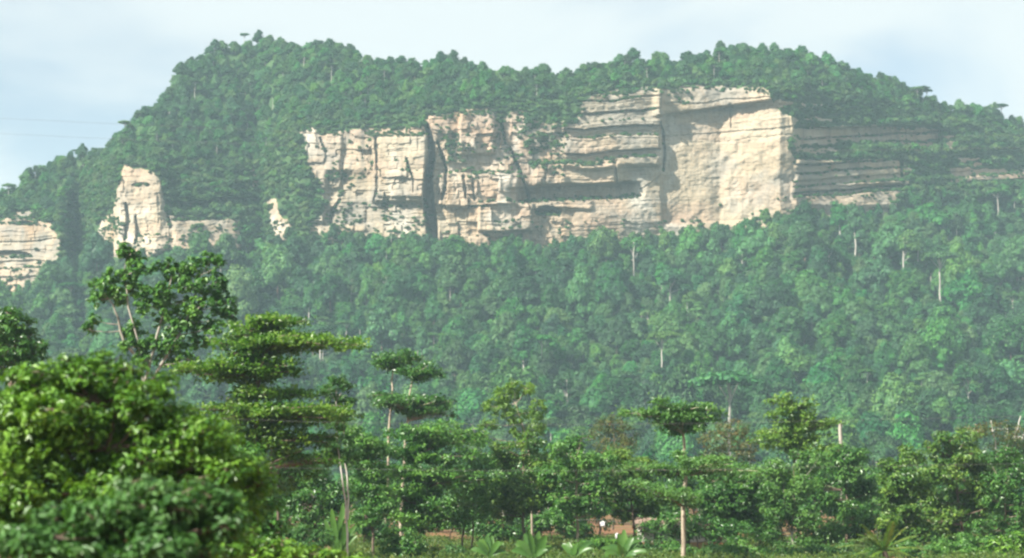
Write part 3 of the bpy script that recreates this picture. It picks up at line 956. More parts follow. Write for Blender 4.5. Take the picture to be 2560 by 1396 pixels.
# trees of the valley floor between the roadside and the hill, seen as one mass
vx = rng.uniform(-330, 330, 1500); vy = rng.uniform(300, 690, 1500)
vz = np.zeros(1500); vp = np.stack([vx, vy, vz], -1); vs = rng.uniform(.45, .8, 1500)
kv = thin(vp, vs * 5.0); vp, vs = vp[kv], vs[kv]
pts = np.concatenate([P[rest], vp])
rts = np.stack([np.zeros(len(rest)), np.zeros(len(rest)), rotz[rest]], -1)
forest = instancer('forest', pts, np.concatenate([sc3[rest], np.repeat(vs[:, None], 3, 1)]),
                   np.concatenate([rts, zr(len(vp), rng)]), np.concatenate([kind[rest], rng.choice(6, len(vp))]))
tag(forest, 'continuous mass of smaller forest trees covering the hill', 'forest', kind='stuff')
ps = np.concatenate([P2, P3]); ss = np.concatenate([s2, s3])
scrubs = instancer('cliff_scrub', ps, ss[:, None] * rng.uniform(.8, 1.25, (len(ss), 3)) * np.where(np.arange(len(ss))[:, None] < len(s2), 1, np.array([[1.2, .8, .9]])), zr(len(ps), rng), rng.integers(7, 9, len(ps)))
tag(scrubs, 'low shrubs and creepers rooted on the cliff ledges', 'undergrowth', kind='stuff')

# ------------------------------------------------------------------ roadside and village trees
def lobe_world(px, py, rx, ry, Y, dy=0.0):
    c = W(px, py, Y + dy)
    k = (Y + dy) / F
    return c, np.array([rx * k, 0.5 * (rx + ry) * k * 1.0, ry * k])


def clump_leaves(mb, c, r, n_cl, n_lf, rc, leaf, rng, aspect=0.5, up=0.45, fill=0.5, droop=0.3, jit=0.33):
    d = unit(rng.normal(size=(n_cl, 3)))
    rad = rng.uniform(fill ** 3, 1.0, n_cl) ** (1 / 3)
    cc = c + d * r * rad[:, None]
    ct = rng.normal(0, 0.8, n_cl)
    o = rng.normal(size=(n_cl, n_lf, 3)); o = unit(o) * rng.uniform(.3, 1, (n_cl, n_lf, 1)) * rc
    o[..., 2] *= 0.7
    p = (cc[:, None] + o).reshape(-1, 3)
    nm = unit(o).reshape(-1, 3) * 0.7 + np.array([0, 0, up]) + np.repeat(d, n_lf, 0) * 0.45 + rng.normal(0, jit, (n_cl * n_lf, 3))
    leaf_quads(mb, p, nm, leaf * rng.uniform(.65, 1.3, len(p)), aspect, rng, tint=np.repeat(ct, n_lf) + rng.normal(0, .7, len(p)), droop=droop)
    return cc


def base_of(px, Y):
    x = (px - 1280) / F * Y
    return np.array([x, Y, float(ground_z(Y))])


def crown_tree(name, label, Y, base_px, lobes, leafm, bark='brown_bark', leaf=0.3, dens=1.0, rc=0.5, trunk_r=0.16, nleaf=12, aspect=0.5, seed=0, group=None,
               cat='tree', trunks=None, fill=0.55, droop=0.3, up=0.7, twigs=True, lobe_k=1.0, split=0):
    """Broadleaf tree: lobes given as (px, py, rx, ry[, dY]) in photograph pixels at distance Y."""
    rng = np.random.default_rng(seed + 900)
    base = base_of(base_px, Y)
    root = empty(name, base)
    tag(root, label, cat, group)
    cb, tb = MB(), MB()
    ctr = []
    if split:
        fine = [(L[0] + rng.uniform(-.2, .2) * L[2], L[1] + .12 * L[3], L[2] * .74, L[3] * .72) for L in lobes]
        for L in lobes:
            for j in range(split):
                a_, q_ = rng.uniform(0, 6.283), math.sqrt(rng.uniform(.05, 1)) * .82
                f_ = rng.uniform(.30, .62)
                fine.append((L[0] + math.cos(a_) * q_ * L[2], L[1] + math.sin(a_) * q_ * L[3], L[2] * f_ * 1.25, L[3] * f_))
        lobes = fine
    for L in lobes:
        dy = L[4] if len(L) > 4 else rng.uniform(-.35, .35) * (L[2] + L[3]) * Y / F * (2.6 if split else 1)
        c, r = lobe_world(*L[:4], Y, dy)
        r = r * lobe_k
        c[2] = max(c[2], base[2] + 0.15 * r[2])
        area = 4 * math.pi * (r[0] * r[1] * r[2]) ** (2 / 3)
        n_cl = max(3, int(dens * area * 0.75 / (rc * rc)))
        cl = clump_leaves(cb, c, r, n_cl, nleaf, rc, leaf, rng, aspect, up, fill, droop)
        ctr.append((c, r, cl))
    low = base[2]
    ok = cb
    tops = np.mean([c for c, _, _ in ctr], 0)
    hi = max(c[2] for c, _, _ in ctr)
    if trunks is None:
        trunks = [[tuple(base - [0, 0, .3]), tuple(base * .6 + tops * .4 + [0, 0, 0]), (tops[0], tops[1], (tops[2] + hi) / 2)]]
    else:
        trunks = [[tuple(W(px, py, Y)) for px, py in t] for t in trunks]
        t0 = trunks[0]
        if t0[0][2] > base[2]: t0.insert(0, (t0[0][0], t0[0][1], base[2] - .3))
    spine = []
    for t in trunks:
        b = bend(t, 12, trunk_r * .35, rng)
        tube(tb, b, np.linspace(trunk_r, trunk_r * .45, 12), 8)
        spine.append(b)
    sp = np.concatenate(spine)
    for c, r, cl in ctr:
        d = np.linalg.norm(sp - c, axis=1) + np.maximum(0, sp[:, 2] - c[2]) * 2
        s = sp[np.argmin(d)]
        mid = (s + c) / 2 + [0, 0, -.06 * np.linalg.norm(c - s)]
        tube(tb, bend([s, mid, c], 6, .03, rng), np.linspace(trunk_r * .4, trunk_r * .15, 6), 5)
        if twigs:
            for q in cl[::max(1, len(cl) // 6)]:
                tube(tb, [c, (c + q) / 2 + rng.normal(0, .05, 3), q], [trunk_r * .15, trunk_r * .1, trunk_r * .05], 4)
    add('trunk', tb.mesh('trunk', M[bark], True, base), root)
    add('crown', cb.mesh('crown', M[leafm], False, base), root)
    return root


def tier_tree(name, label, Y, base_px, trunk, tiers, leafm, bark='brown_bark', leaf=0.26, dens=1.0, trunk_r=0.2, seed=0, lobes=(), group=None, droop=0.2, rc=0.4, nleaf=10):
    """Umbrella tree with flat tiers: (px, py, left, right, thick[, tilt][, dY]) in photograph pixels."""
    rng = np.random.default_rng(seed + 1700)
    base = base_of(base_px, Y)
    root = empty(name, base)
    tag(root, label, 'tree', group)
    cb, tb = MB(), MB()
    tp = [tuple(W(px, py, Y)) for px, py in trunk]
    if tp[0][2] > base[2]: tp.insert(0, (base[0], base[1], base[2] - .3))
    sp = bend(tp, 16, trunk_r * .25, rng)
    tube(tb, sp, np.linspace(trunk_r, trunk_r * .35, 16), 8)
    k = Y / F
    for T in tiers:
        px, py, le, ri, th = T[:5]; tilt = T[5] if len(T) > 5 else 0.0; dyy = T[6] if len(T) > 6 else 0.0
        c = W(px, py, Y + dyy)
        s = sp[np.argmin(np.abs(sp[:, 2] - (c[2] - 2.2 * th * k)))]
        nb = int(8 + (le + ri) / 22)
        off = rng.uniform(-.3, .3)
        for j in range(nb):
            az = off + j * 6.283 / nb + rng.uniform(-.25, .25)
            if j == 0: az = rng.uniform(-.2, .2)
            if j == nb // 2: az = math.pi + rng.uniform(-.2, .2)
            ca, sa = math.cos(az), math.sin(az)
            R = (ri if ca > 0 else le) * abs(ca) + 0.62 * (le + ri) / 2 * abs(sa)
            R *= rng.choice([rng.uniform(.25, .7), rng.uniform(.7, 1.1)]) * k
            if j in (0, nb // 2): R = (ri if j == 0 else le) * 1.04 * k
            zoff = rng.normal(0, .85 if j % (nb // 2) else .3) * th * k
            end = c + np.array([ca * R, sa * R, rng.uniform(-1.0, .9) * th * k - tilt * ca * R])
            mid = (s + end) / 2 + np.array([0, 0, .10 * R - .15 * th * k])
            br = bend([s, mid, end], 9, .03 * R / 3, rng)
            tube(tb, br, np.linspace(trunk_r * .26, trunk_r * .06, 9), 5)
            n_cl = max(4, int(dens * R * 3.5 * (0.6 / rc)))
            t = rng.uniform(.12, 1.03, n_cl) ** .75
            q = np.stack([np.interp(t, np.linspace(0, 1, 9), br[:, a]) for a in range(3)], -1)
            q[:, 2] = q[:, 2] * .6 + (c[2] - tilt * (q[:, 0] - c[0])) * .4
            side = np.array([-sa, ca, 0]) * rng.normal(0, 1, (n_cl, 1)) * (R * .15 * (0.3 + t))[:, None]
            q = q + side + rng.normal(0, 1, (n_cl, 3)) * [.15, .15, th * k * .33] + [0, 0, zoff]
            ct = rng.normal(0, .7, n_cl)
            o = rng.normal(size=(n_cl, nleaf, 3)) * [rc * .6, rc * .6, rc * .38]
            p = (q[:, None] + o).reshape(-1, 3)
            nm = np.array([-.25, -.2, .8]) + rng.normal(0, .5, (len(p), 3))
            leaf_quads(cb, p, nm, leaf * 1.25 * rng.uniform(.65, 1.3, len(p)), .5, rng, tint=np.repeat(ct, nleaf) + rng.normal(0, .7, len(p)), droop=droop)
    for L in lobes:
        c, r = lobe_world(*L[:4], Y, L[4] if len(L) > 4 else 0)
        area = 4 * math.pi * (r[0] * r[1] * r[2]) ** (2 / 3)
        clump_leaves(cb, c, r, max(3, int(dens * area * .75 / rc ** 2)), nleaf, rc, leaf, rng)
        s = sp[np.argmin(np.linalg.norm(sp - c, axis=1))]
        tube(tb, bend([s, (s + c) / 2, c], 5, .02, rng), np.linspace(trunk_r * .3, trunk_r * .1, 5), 5)
    add('trunk', tb.mesh('trunk', M[bark], True, base), root)
    add('crown', cb.mesh('crown', M[leafm], False, base), root)
    return root


# --- far edge of the roadside trees: a dark row that closes the gaps
ROW = [(930, 225, 1165), (1080, 250, 1150), (1180, 230, 1158), (1300, 245, 1150), (1400, 225, 1148), (1500, 240, 1140), (1620, 235, 1150), (1740, 225, 1158), (1830, 250, 1150), (1930, 235, 1150),
       (2040, 225, 1160), (2150, 245, 1150), (2230, 230, 1170), (2330, 240, 1150), (2440, 228, 1140), (2540, 240, 1130), (760, 220, 1150), (650, 235, 1140), (540, 225, 1120)]
ROWL = ['behind the bush with the tuft tree', 'behind the two slender umbrella trees', 'behind the layered dark tree', 'behind the sparse yellowish tree', 'between the sparse yellowish tree and the rusty crown', 'under the smaller rusty crown',
        'close behind the tall umbrella tree on its left', 'straight behind the umbrella tree with bare tan trunk', 'under the larger rusty crown', 'behind the bright tiered tree', 'under the bright tiered tree on its right', 'beside the bare dead trunk',
        'above the palm in the gap of the treeline', 'behind the big dense tree right of the gap', 'under the rusty tops at right', 'at the right edge of the picture behind bare stems', 'behind the big olive tiered tree', 'straight behind the olive tiered tree trunk', 'behind the near mango-like tree']
for i, (px, Y, py) in enumerate(ROW):
    r_ = np.random.default_rng(60 + i)
    lobes = []
    for j in range(9):
        lobes.append((px + r_.uniform(-62, 62), py + 28 + r_.uniform(0, 130), r_.uniform(28, 46), r_.uniform(20, 34)))
    lobes += [(px - 10, py + 20, 34, 22), (px + 30, py + 34, 34, 24), (px - 40, py + 40, 36, 26)]
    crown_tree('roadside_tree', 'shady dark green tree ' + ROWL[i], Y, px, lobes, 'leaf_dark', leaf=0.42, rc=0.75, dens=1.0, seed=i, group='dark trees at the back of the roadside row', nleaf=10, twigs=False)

# --- middle rows, right to left
crown_tree('rusty_tree', 'small tree with orange-brown foliage left of the tall umbrella tree', 262, 1530,
           [(1530, 1062, 46, 24), (1500, 1085, 32, 20), (1566, 1088, 36, 22), (1540, 1120, 55, 25)], 'leaf_rust', leaf=.36, rc=.6, dens=.7, seed=40)
crown_tree('rusty_tree', 'wider tree with orange-brown foliage right of the tall umbrella tree', 262, 1830,
           [(1832, 1072, 50, 26), (1792, 1100, 46, 28), (1872, 1110, 36, 28), (1830, 1140, 60, 30), (1770, 1150, 40, 24)], 'leaf_rust', leaf=.36, rc=.6, dens=.65, seed=41, bark='pale_bark')
crown_tree('rusty_tree', 'rusty topped tree with pale bare stems above the right treeline', 240, 2490,
           [(2430, 1078, 46, 18), (2490, 1072, 42, 24), (2550, 1092, 40, 34), (2520, 1120, 60, 30)], 'leaf_rust', bark='white_bark', leaf=.34, rc=.6, dens=.6, seed=42,
           trunks=[[(2500, 1300), (2495, 1150), (2478, 1052)], [(2510, 1220), (2530, 1120), (2552, 1040)], [(2490, 1200), (2522, 1110), (2516, 1062)], [(2515, 1200), (2545, 1120), (2570, 1060)]], trunk_r=.13)

crown_tree('leafy_tree', 'sparse yellowish green tree standing above the middle of the treeline', 178, 1325,
           [(1268, 985, 34, 22), (1315, 972, 22, 18), (1284, 962, 16, 16), (1238, 1018, 32, 22), (1345, 1025, 24, 26), (1290, 1040, 36, 20), (1340, 1068, 24, 22), (1222, 1062, 26, 16), (1205, 1088, 20, 14), (1300, 1080, 26, 16), (1262, 1010, 22, 16)],
           'leaf_yellow', bark='tan_bark', leaf=.34, rc=.42, dens=.8, seed=43, trunks=[[(1330, 1260), (1326, 1140), (1312, 1080), (1290, 1010)]], trunk_r=.11, aspect=.42, nleaf=11)

crown_tree('leafy_tree', 'dense broad-leaved tree under the sparse yellowish tree', 172, 1310,
           [(1270, 1150, 58, 40), (1250, 1215, 62, 50), (1330, 1110, 50, 28), (1345, 1170, 66, 46), (1300, 1240, 66, 42), (1360, 1240, 50, 40), (1260, 1280, 50, 34)], 'leaf_belt', lobe_k=.86, leaf=.34, rc=.5, split=3, seed=44, trunk_r=.16)
crown_tree('leafy_tree', 'dense tree with hanging leaves left of the white patches', 168, 1445,
           [(1425, 1108, 44, 26), (1395, 1135, 40, 30), (1470, 1145, 58, 40), (1420, 1190, 66, 44), (1485, 1215, 56, 44), (1430, 1255, 62, 40), (1490, 1270, 45, 28), (1390, 1290, 44, 30)], 'leaf_mid', lobe_k=.86, leaf=.32, rc=.5, split=3, seed=45, trunk_r=.15, bark='tan_bark')
crown_tree('leafy_tree', 'leafy tree just left of the umbrella tree trunk', 172, 1590,
           [(1560, 1135, 46, 30), (1605, 1160, 52, 36), (1545, 1190, 50, 40), (1600, 1220, 60, 44), (1540, 1250, 44, 34), (1625, 1262, 50, 34), (1570, 1280, 55, 26)], 'leaf_belt', lobe_k=.86, leaf=.32, rc=.5, split=3, seed=46, trunk_r=.15)
crown_tree('leafy_tree', 'shadowed dark tree right of the umbrella tree trunk', 176, 1820,
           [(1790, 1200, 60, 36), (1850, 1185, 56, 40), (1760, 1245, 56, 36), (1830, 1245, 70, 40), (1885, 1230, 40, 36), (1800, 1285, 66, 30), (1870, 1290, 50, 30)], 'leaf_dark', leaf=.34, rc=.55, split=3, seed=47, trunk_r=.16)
tier_tree('tiered_tree', 'bright yellow-green tree with ragged flat tiers right of the rusty crown', 186, 1985, [(1990, 1300), (1985, 1150), (1980, 1000)],
          [(1950, 1003, 30, 26, 9), (2022, 1010, 26, 26, 10), (1975, 1040, 66, 62, 12), (2030, 1052, 40, 56, 12), (1955, 1075, 62, 50, 10), (2060, 1062, 30, 40, 8), (1950, 1105, 72, 56, 10), (2040, 1092, 40, 30, 14), (2030, 1120, 60, 70, 14)], 'leaf_yellow', leaf=.32, dens=.65, rc=.36, seed=48, trunk_r=.15)
crown_tree('leafy_tree', 'dense mid green tree below the bright tiered tree', 172, 1985,
           [(1950, 1175, 56, 42), (1925, 1225, 42, 34), (2020, 1160, 60, 36), (1985, 1230, 56, 46), (1930, 1275, 36, 26), (1990, 1300, 48, 40), (2000, 1370, 52, 40), (1950, 1345, 36, 36)], 'leaf_umbrella', lobe_k=.88, bark='pale_bark', leaf=.34, rc=.5, split=3, seed=49, trunk_r=.09,
           trunks=[[(1985, 1390), (1978, 1330), (1962, 1290), (1958, 1200)], [(1980, 1340), (1984, 1290), (1990, 1220)]])
crown_tree('leafy_tree', 'dark leafy tree below the bare dead trunk', 180, 2110,
           [(2080, 1150, 60, 36), (2130, 1145, 46, 36), (2060, 1205, 56, 40), (2130, 1205, 60, 44), (2090, 1260, 70, 46), (2160, 1270, 46, 40), (2100, 1320, 70, 40), (2170, 1210, 30, 30)], 'leaf_dark', lobe_k=.88, leaf=.34, rc=.55, split=3, seed=50, trunk_r=.16)
crown_tree('leafy_tree', 'bushy bright tree right of the dip in the treeline', 166, 2270,
           [(2225, 1165, 32, 30), (2275, 1145, 40, 26), (2250, 1195, 52, 36), (2300, 1215, 50, 40), (2240, 1250, 48, 40), (2290, 1275, 52, 36), (2225, 1300, 40, 30), (2290, 1330, 50, 30)], 'leaf_belt', lobe_k=.88, bark='pale_bark', leaf=.36, rc=.5, split=3, seed=51, trunk_r=.10,
           trunks=[[(2290, 1395), (2272, 1345), (2262, 1300), (2262, 1260)], [(2268, 1325), (2285, 1270), (2300, 1220)]])
crown_tree('leafy_tree', 'tallest dense tree in the right end of the treeline', 176, 2400,
           [(2360, 1092, 36, 24), (2400, 1110, 48, 32), (2350, 1135, 50, 36), (2430, 1150, 56, 40), (2370, 1185, 62, 42), (2450, 1205, 56, 44), (2390, 1245, 66, 46), (2330, 1250, 40, 40), (2440, 1275, 60, 46), (2370, 1310, 60, 40)], 'leaf_belt', lobe_k=.84, leaf=.34, rc=.5, split=3, seed=52, trunk_r=.18)
crown_tree('leafy_tree', 'dark drooping tree at the right edge with a sunlit bare stem', 168, 2520,
           [(2500, 1140, 46, 36), (2550, 1170, 40, 44), (2515, 1205, 50, 44), (2560, 1250, 50, 50), (2500, 1270, 50, 44), (2545, 1325, 60, 44), (2480, 1320, 40, 40), (2600, 1200, 50, 60)], 'leaf_dark', lobe_k=.86, bark='tan_bark', leaf=.34, rc=.55, split=3, seed=53,
           trunks=[[(2515, 1400), (2514, 1300), (2512, 1220)]], trunk_r=.08)
crown_tree('leafy_bush', 'bright leafy bush in the bottom right corner', 158, 2520, [(2510, 1375, 40, 30), (2550, 1362, 34, 34), (2470, 1390, 34, 22)], 'leaf_bright', leaf=.34, rc=.45, seed=54, trunk_r=.06, cat='bush')

crown_tree('leafy_tree', 'low spreading tree shading the whitewashed house', 168, 1745,
           [(1650, 1312, 46, 22), (1700, 1300, 50, 26), (1760, 1310, 56, 24), (1815, 1320, 50, 24), (1620, 1322, 34, 18), (1860, 1330, 40, 26), (1740, 1335, 40, 12), (1680, 1335, 36, 14), (1800, 1345, 36, 14)], 'leaf_dark', leaf=.32, rc=.5, dens=.9, seed=71, trunk_r=.09)
# umbrella tree with the bare trunk
tier_tree('umbrella_tree', 'tall umbrella tree with bare tan trunk and one flat top', 156, 1708, [(1708, 1400), (1709, 1300), (1713, 1200), (1710, 1150), (1709, 1085), (1694, 1050), (1690, 1030)],
          [(1700, 1022, 60, 70, 10), (1655, 1036, 98, 60, 9, .03), (1735, 1042, 50, 66, 10, .06), (1680, 1058, 60, 70, 9), (1760, 1022, 20, 48, 5, .05),
           (1800, 1165, 84, 100, 11, .22, -5.0), (1640, 1172, 76, 66, 9, .12, 1.5), (1655, 1232, 88, 70, 13, .20, -6.0)], 'leaf_umbrella', bark='tan_bark', leaf=.26, rc=.36, dens=1.3, seed=55, trunk_r=.22, droop=.9)

# slender pair
tier_tree('umbrella_tree', 'slender umbrella tree with thin leaning trunk and flat cap, upper of the pair', 192, 965, [(966, 1260), (972, 1060), (980, 960), (984, 905)],
          [(990, 892, 48, 58, 9), (1000, 905, 52, 46, 8), (965, 994, 36, 30, 6)], 'leaf_dark', bark='tan_bark', leaf=.30, dens=1.3, seed=56, trunk_r=.17)
tier_tree('umbrella_tree', 'slender umbrella tree beside it with a lower cap and wide second tier', 188, 1005, [(1005, 1240), (1014, 1090), (1024, 1000), (1032, 930)],
          [(1050, 922, 50, 40, 9), (1070, 936, 45, 40, 8, .08), (1045, 1010, 100, 70, 10), (1085, 1025, 60, 62, 9, .12), (1000, 1002, 50, 30, 8), (1105, 1000, 15, 28, 5)], 'leaf_dark', bark='tan_bark', leaf=.30, dens=1.3, seed=57, trunk_r=.19)
# layered dark tree
tier_tree('layered_tree', 'wide layered dark green tree below the slender umbrella pair', 166, 1040, [(1040, 1380), (1036, 1240), (1042, 1150), (1045, 1065)],
          [(1060, 1078, 90, 110, 12), (1130, 1095, 70, 80, 12), (1000, 1120, 80, 90, 12), (1110, 1140, 110, 110, 12), (1030, 1180, 110, 110, 14), (1130, 1195, 80, 90, 14), (1000, 1232, 90, 100, 12), (1090, 1250, 110, 100, 14), (980, 1285, 70, 90, 12), (1090, 1300, 90, 80, 10)],
          'leaf_mid', leaf=.30, dens=.8, seed=58, trunk_r=.18)
crown_tree('leafy_tree', 'thin leafy tree with brown stems right of the layered tree', 170, 1180,
           [(1180, 1110, 44, 26), (1200, 1160, 44, 34), (1170, 1220, 44, 34), (1215, 1225, 36, 34), (1190, 1275, 48, 28)], 'leaf_mid', leaf=.32, rc=.5, seed=59, dens=.9, trunk_r=.1, trunks=[[(1180, 1372), (1182, 1300), (1186, 1200)], [(1155, 1375), (1160, 1320), (1175, 1250)]])
# tuft tree with the V of white stems
crown_tree('tuft_tree', 'tuft-leaved tree with two white stems forming a narrow V', 132, 866,
           [(842, 950, 22, 14), (862, 968, 20, 12), (822, 972, 22, 12), (866, 1000, 24, 10), (836, 1000, 30, 12), (815, 1022, 26, 10), (856, 1032, 30, 12), (838, 1062, 30, 14), (850, 1110, 36, 26), (820, 1140, 34, 26), (880, 1140, 28, 22)],
           'leaf_gloss', bark='white_bark', leaf=.34, rc=.34, dens=.9, seed=61, aspect=.34, trunks=[[(869, 1330), (866, 1270), (856, 1205), (848, 1160), (838, 1040), (842, 950)], [(869, 1300), (871, 1250), (866, 1180), (858, 1060)]], trunk_r=.075, up=.7)
crown_tree('leafy_tree', 'full mid green tree filling the gap between the white V stems and the layered tree', 158, 940,
           [(900, 1090, 44, 30), (940, 1120, 50, 34), (890, 1150, 50, 36), (950, 1180, 52, 38), (900, 1215, 50, 38), (960, 1245, 46, 36), (920, 1285, 50, 34)], 'leaf_mid', split=3, leaf=.31, rc=.46, dens=.95, seed=73, trunk_r=.13)
crown_tree('leafy_tree', 'shaggy green tree between the olive tiers and the near bright tree', 128, 720,
           [(600, 1085, 40, 26), (660, 1110, 50, 32), (720, 1140, 56, 36), (640, 1165, 50, 36), (770, 1175, 46, 34), (700, 1205, 60, 40)], 'leaf_mid', split=3, leaf=.27, rc=.4, dens=.95, seed=74, trunk_r=.12)
# understorey, left middle
crown_tree('leafy_bush', 'dark leafy undergrowth tree behind the white V stems', 150, 760,
           [(700, 1205, 56, 40), (770, 1190, 56, 40), (690, 1265, 60, 40), (770, 1255, 66, 44), (840, 1240, 50, 44), (720, 1310, 64, 36), (810, 1310, 60, 36)], 'leaf_dark', leaf=.32, rc=.5, seed=62, trunk_r=.12)
crown_tree('leafy_bush', 'round light green shrub in front of the layered tree', 152, 1005, [(1000, 1340, 40, 26), (975, 1365, 34, 28), (1035, 1362, 36, 28), (1005, 1388, 44, 26)], 'leaf_mid', leaf=.28, rc=.4, seed=63, trunk_r=.05, cat='bush')
crown_tree('leafy_bush', 'pale green shrub left of the banana clump beneath the white stems', 140, 770, [(760, 1335, 46, 24), (720, 1350, 40, 24), (800, 1345, 36, 22), (760, 1375, 60, 24)], 'leaf_gloss', leaf=.28, rc=.4, seed=64, trunk_r=.05, cat='bush')

# big olive tiered tree
tier_tree('tiered_tree', 'big olive green tree with wide flat tiers and dark trunk', 116, 640, [(628, 1420), (632, 1300), (638, 1150), (644, 980), (650, 880), (660, 800)],
          [(700, 802, 75, 66, 7, -.04), (640, 822, 62, 60, 12), (690, 845, 120, 110, 11, .02), (760, 862, 70, 150, 8, .02), (640, 862, 110, 90, 12), (620, 880, 60, 60, 12),
           (610, 920, 165, 120, 13), (560, 936, 110, 90, 12), (690, 925, 60, 60, 8), (660, 985, 90, 110, 8),
           (600, 1018, 120, 110, 10), (720, 1022, 130, 150, 10, .02), (780, 1040, 80, 90, 10, .04), (660, 1052, 110, 120, 12),
           (700, 1098, 100, 120, 11), (770, 1092, 60, 80, 9, -.05), (790, 1140, 60, 50, 10, .25)],
          'leaf_olive', leaf=.25, rc=.36, dens=1.0, seed=65, trunk_r=.24, droop=.5)

# tall open tree
crown_tree('leafy_tree', 'tall open-crowned tree with glossy leaf clusters and pale branches', 122, 370,
           [(316, 628, 17, 22), (330, 652, 28, 18), (350, 672, 26, 18), (300, 690, 34, 20), (262, 716, 32, 20), (240, 748, 22, 18), (226, 826, 14, 18), (236, 800, 16, 12), (290, 742, 30, 24), (330, 722, 30, 22),
            (420, 668, 32, 18), (446, 690, 36, 22), (488, 668, 32, 20), (528, 648, 24, 14), (546, 664, 14, 14), (480, 712, 40, 22), (532, 712, 34, 26), (560, 760, 26, 28), (582, 790, 14, 20), (400, 730, 36, 26), (372, 762, 32, 22), (430, 762, 40, 26),
            (500, 768, 36, 26), (470, 812, 34, 24), (530, 818, 26, 22), (420, 818, 38, 22), (330, 826, 26, 22), (352, 860, 32, 22), (398, 864, 34, 18), (448, 862, 36, 20), (500, 858, 24, 16), (362, 902, 24, 16), (420, 896, 26, 14), (312, 868, 14, 12), (470, 900, 26, 14)],
           'leaf_mid', bark='pale_bark', leaf=.33, rc=.30, dens=.36, lobe_k=1.25, seed=66, aspect=.55, nleaf=13, fill=.3,
           trunks=[[(372, 1300), (368, 1000), (352, 900), (342, 840), (318, 760), (310, 690)], [(360, 960), (392, 850), (420, 740), (430, 680)], [(364, 980), (410, 900), (470, 800), (500, 690)], [(352, 900), (302, 850), (296, 790), (262, 730)]], trunk_r=.105)
crown_tree('leafy_tree', 'dark tree at the left edge above the near bright tree', 112, 10,
           [(20, 785, 34, 24), (50, 815, 40, 26), (0, 830, 50, 36), (70, 845, 36, 26), (30, 870, 54, 32), (100, 862, 26, 14), (80, 885, 34, 20), (10, 915, 60, 36), (66, 925, 40, 22), (-50, 850, 60, 60)], 'leaf_dark', leaf=.30, rc=.42, dens=.95, seed=67, trunk_r=.2)

crown_tree('leafy_tree', 'mid green tree between the near bright tree and the olive tiered trunk', 64, 610,
           [(560, 1130, 50, 34), (610, 1150, 56, 40), (650, 1200, 50, 40), (600, 1220, 60, 44), (670, 1255, 44, 36), (620, 1290, 60, 40), (680, 1310, 40, 34), (570, 1290, 50, 44), (640, 1345, 60, 34)], 'leaf_mid', leaf=.22, rc=.32, dens=1.0, seed=72, trunk_r=.1)
# near trees on the embankment
crown_tree('leafy_tree', 'near big bright green tree filling the lower left', 36, 210,
           [(20, 1010, 90, 60), (110, 955, 90, 50), (190, 925, 70, 42), (270, 940, 80, 46), (350, 985, 90, 50), (440, 1050, 90, 56), (520, 1110, 90, 56), (580, 1170, 70, 50), (40, 1100, 110, 80), (170, 1050, 120, 80), (310, 1080, 120, 80), (440, 1160, 110, 70),
            (100, 1190, 130, 80), (260, 1200, 130, 80), (400, 1240, 120, 70), (530, 1240, 90, 60), (-60, 1060, 90, 110), (30, 1270, 110, 80), (-80, 1220, 90, 110), (600, 1260, 60, 60), (560, 1330, 80, 60), (630, 1215, 46, 46)], 'leaf_bright', leaf=.15, rc=.21, dens=1.0, split=5, seed=68, trunk_r=.1, nleaf=12, fill=.6)
crown_tree('leafy_bush', 'nearest grey-green bush with broad leaves in front of the bright tree', 27, 330,
           [(250, 1290, 90, 60), (370, 1240, 100, 44), (480, 1235, 90, 36), (560, 1255, 56, 26), (170, 1320, 100, 66), (310, 1340, 110, 70), (430, 1310, 100, 60), (530, 1320, 60, 40), (90, 1365, 90, 56), (20, 1345, 80, 44), (240, 1390, 120, 60), (400, 1390, 120, 60), (500, 1380, 60, 50)],
           'leaf_gloss', leaf=.14, rc=.17, dens=1.0, split=5, seed=69, trunk_r=.07, nleaf=10, cat='bush', fill=.6)
crown_tree('leafy_bush', 'low yellow-green bush at the bottom below the olive tiered tree', 46, 700,
           [(600, 1362, 60, 30), (660, 1372, 56, 24), (720, 1378, 56, 20), (790, 1388, 56, 18), (850, 1395, 50, 14), (560, 1390, 60, 36), (690, 1402, 90, 24), (900, 1402, 40, 10)], 'leaf_bright', leaf=.17, rc=.22, dens=1.0, seed=70, trunk_r=.06, nleaf=9, cat='bush', fill=.6)


# --- understorey between the trunks
UND = [(905, 190, 1290), (1120, 196, 1285), (1250, 190, 1300), (1385, 192, 1290), (1450, 200, 1285), (1690, 200, 1290), (1760, 190, 1310), (1900, 186, 1300), (2060, 182, 1310), (2180, 186, 1290), (2330, 184, 1310), (2440, 182, 1300), (2560, 184, 1290), (640, 180, 1260)]
UNL = ['in the dark gap right of the white V stems', 'behind the brown stems of the layered tree', 'left of the largest banana plant', 'above the largest banana plant', 'above the small pale banana plant', 'behind the umbrella tree trunk', 'right of the umbrella tree trunk by the house',
       'under the shadowed dark tree', 'left of the palm', 'straight behind the palm', 'right of the palm', 'under the tallest dense tree', 'in the lower right corner behind the bright bush', 'behind the olive tiered tree']
for i, (px, Y, py) in enumerate(UND):
    r_ = np.random.default_rng(300 + i)
    lobes = [(px + r_.uniform(-60, 60), py + r_.uniform(0, 50), r_.uniform(26, 40), r_.uniform(18, 28)) for j in range(7)]
    crown_tree('leafy_bush', 'shaded dark understorey bush ' + UNL[i], Y, px, lobes, 'leaf_dark', leaf=.36, rc=.55, dens=.8, seed=330 + i, trunk_r=.07, cat='bush', group='shaded understorey bushes', twigs=False)

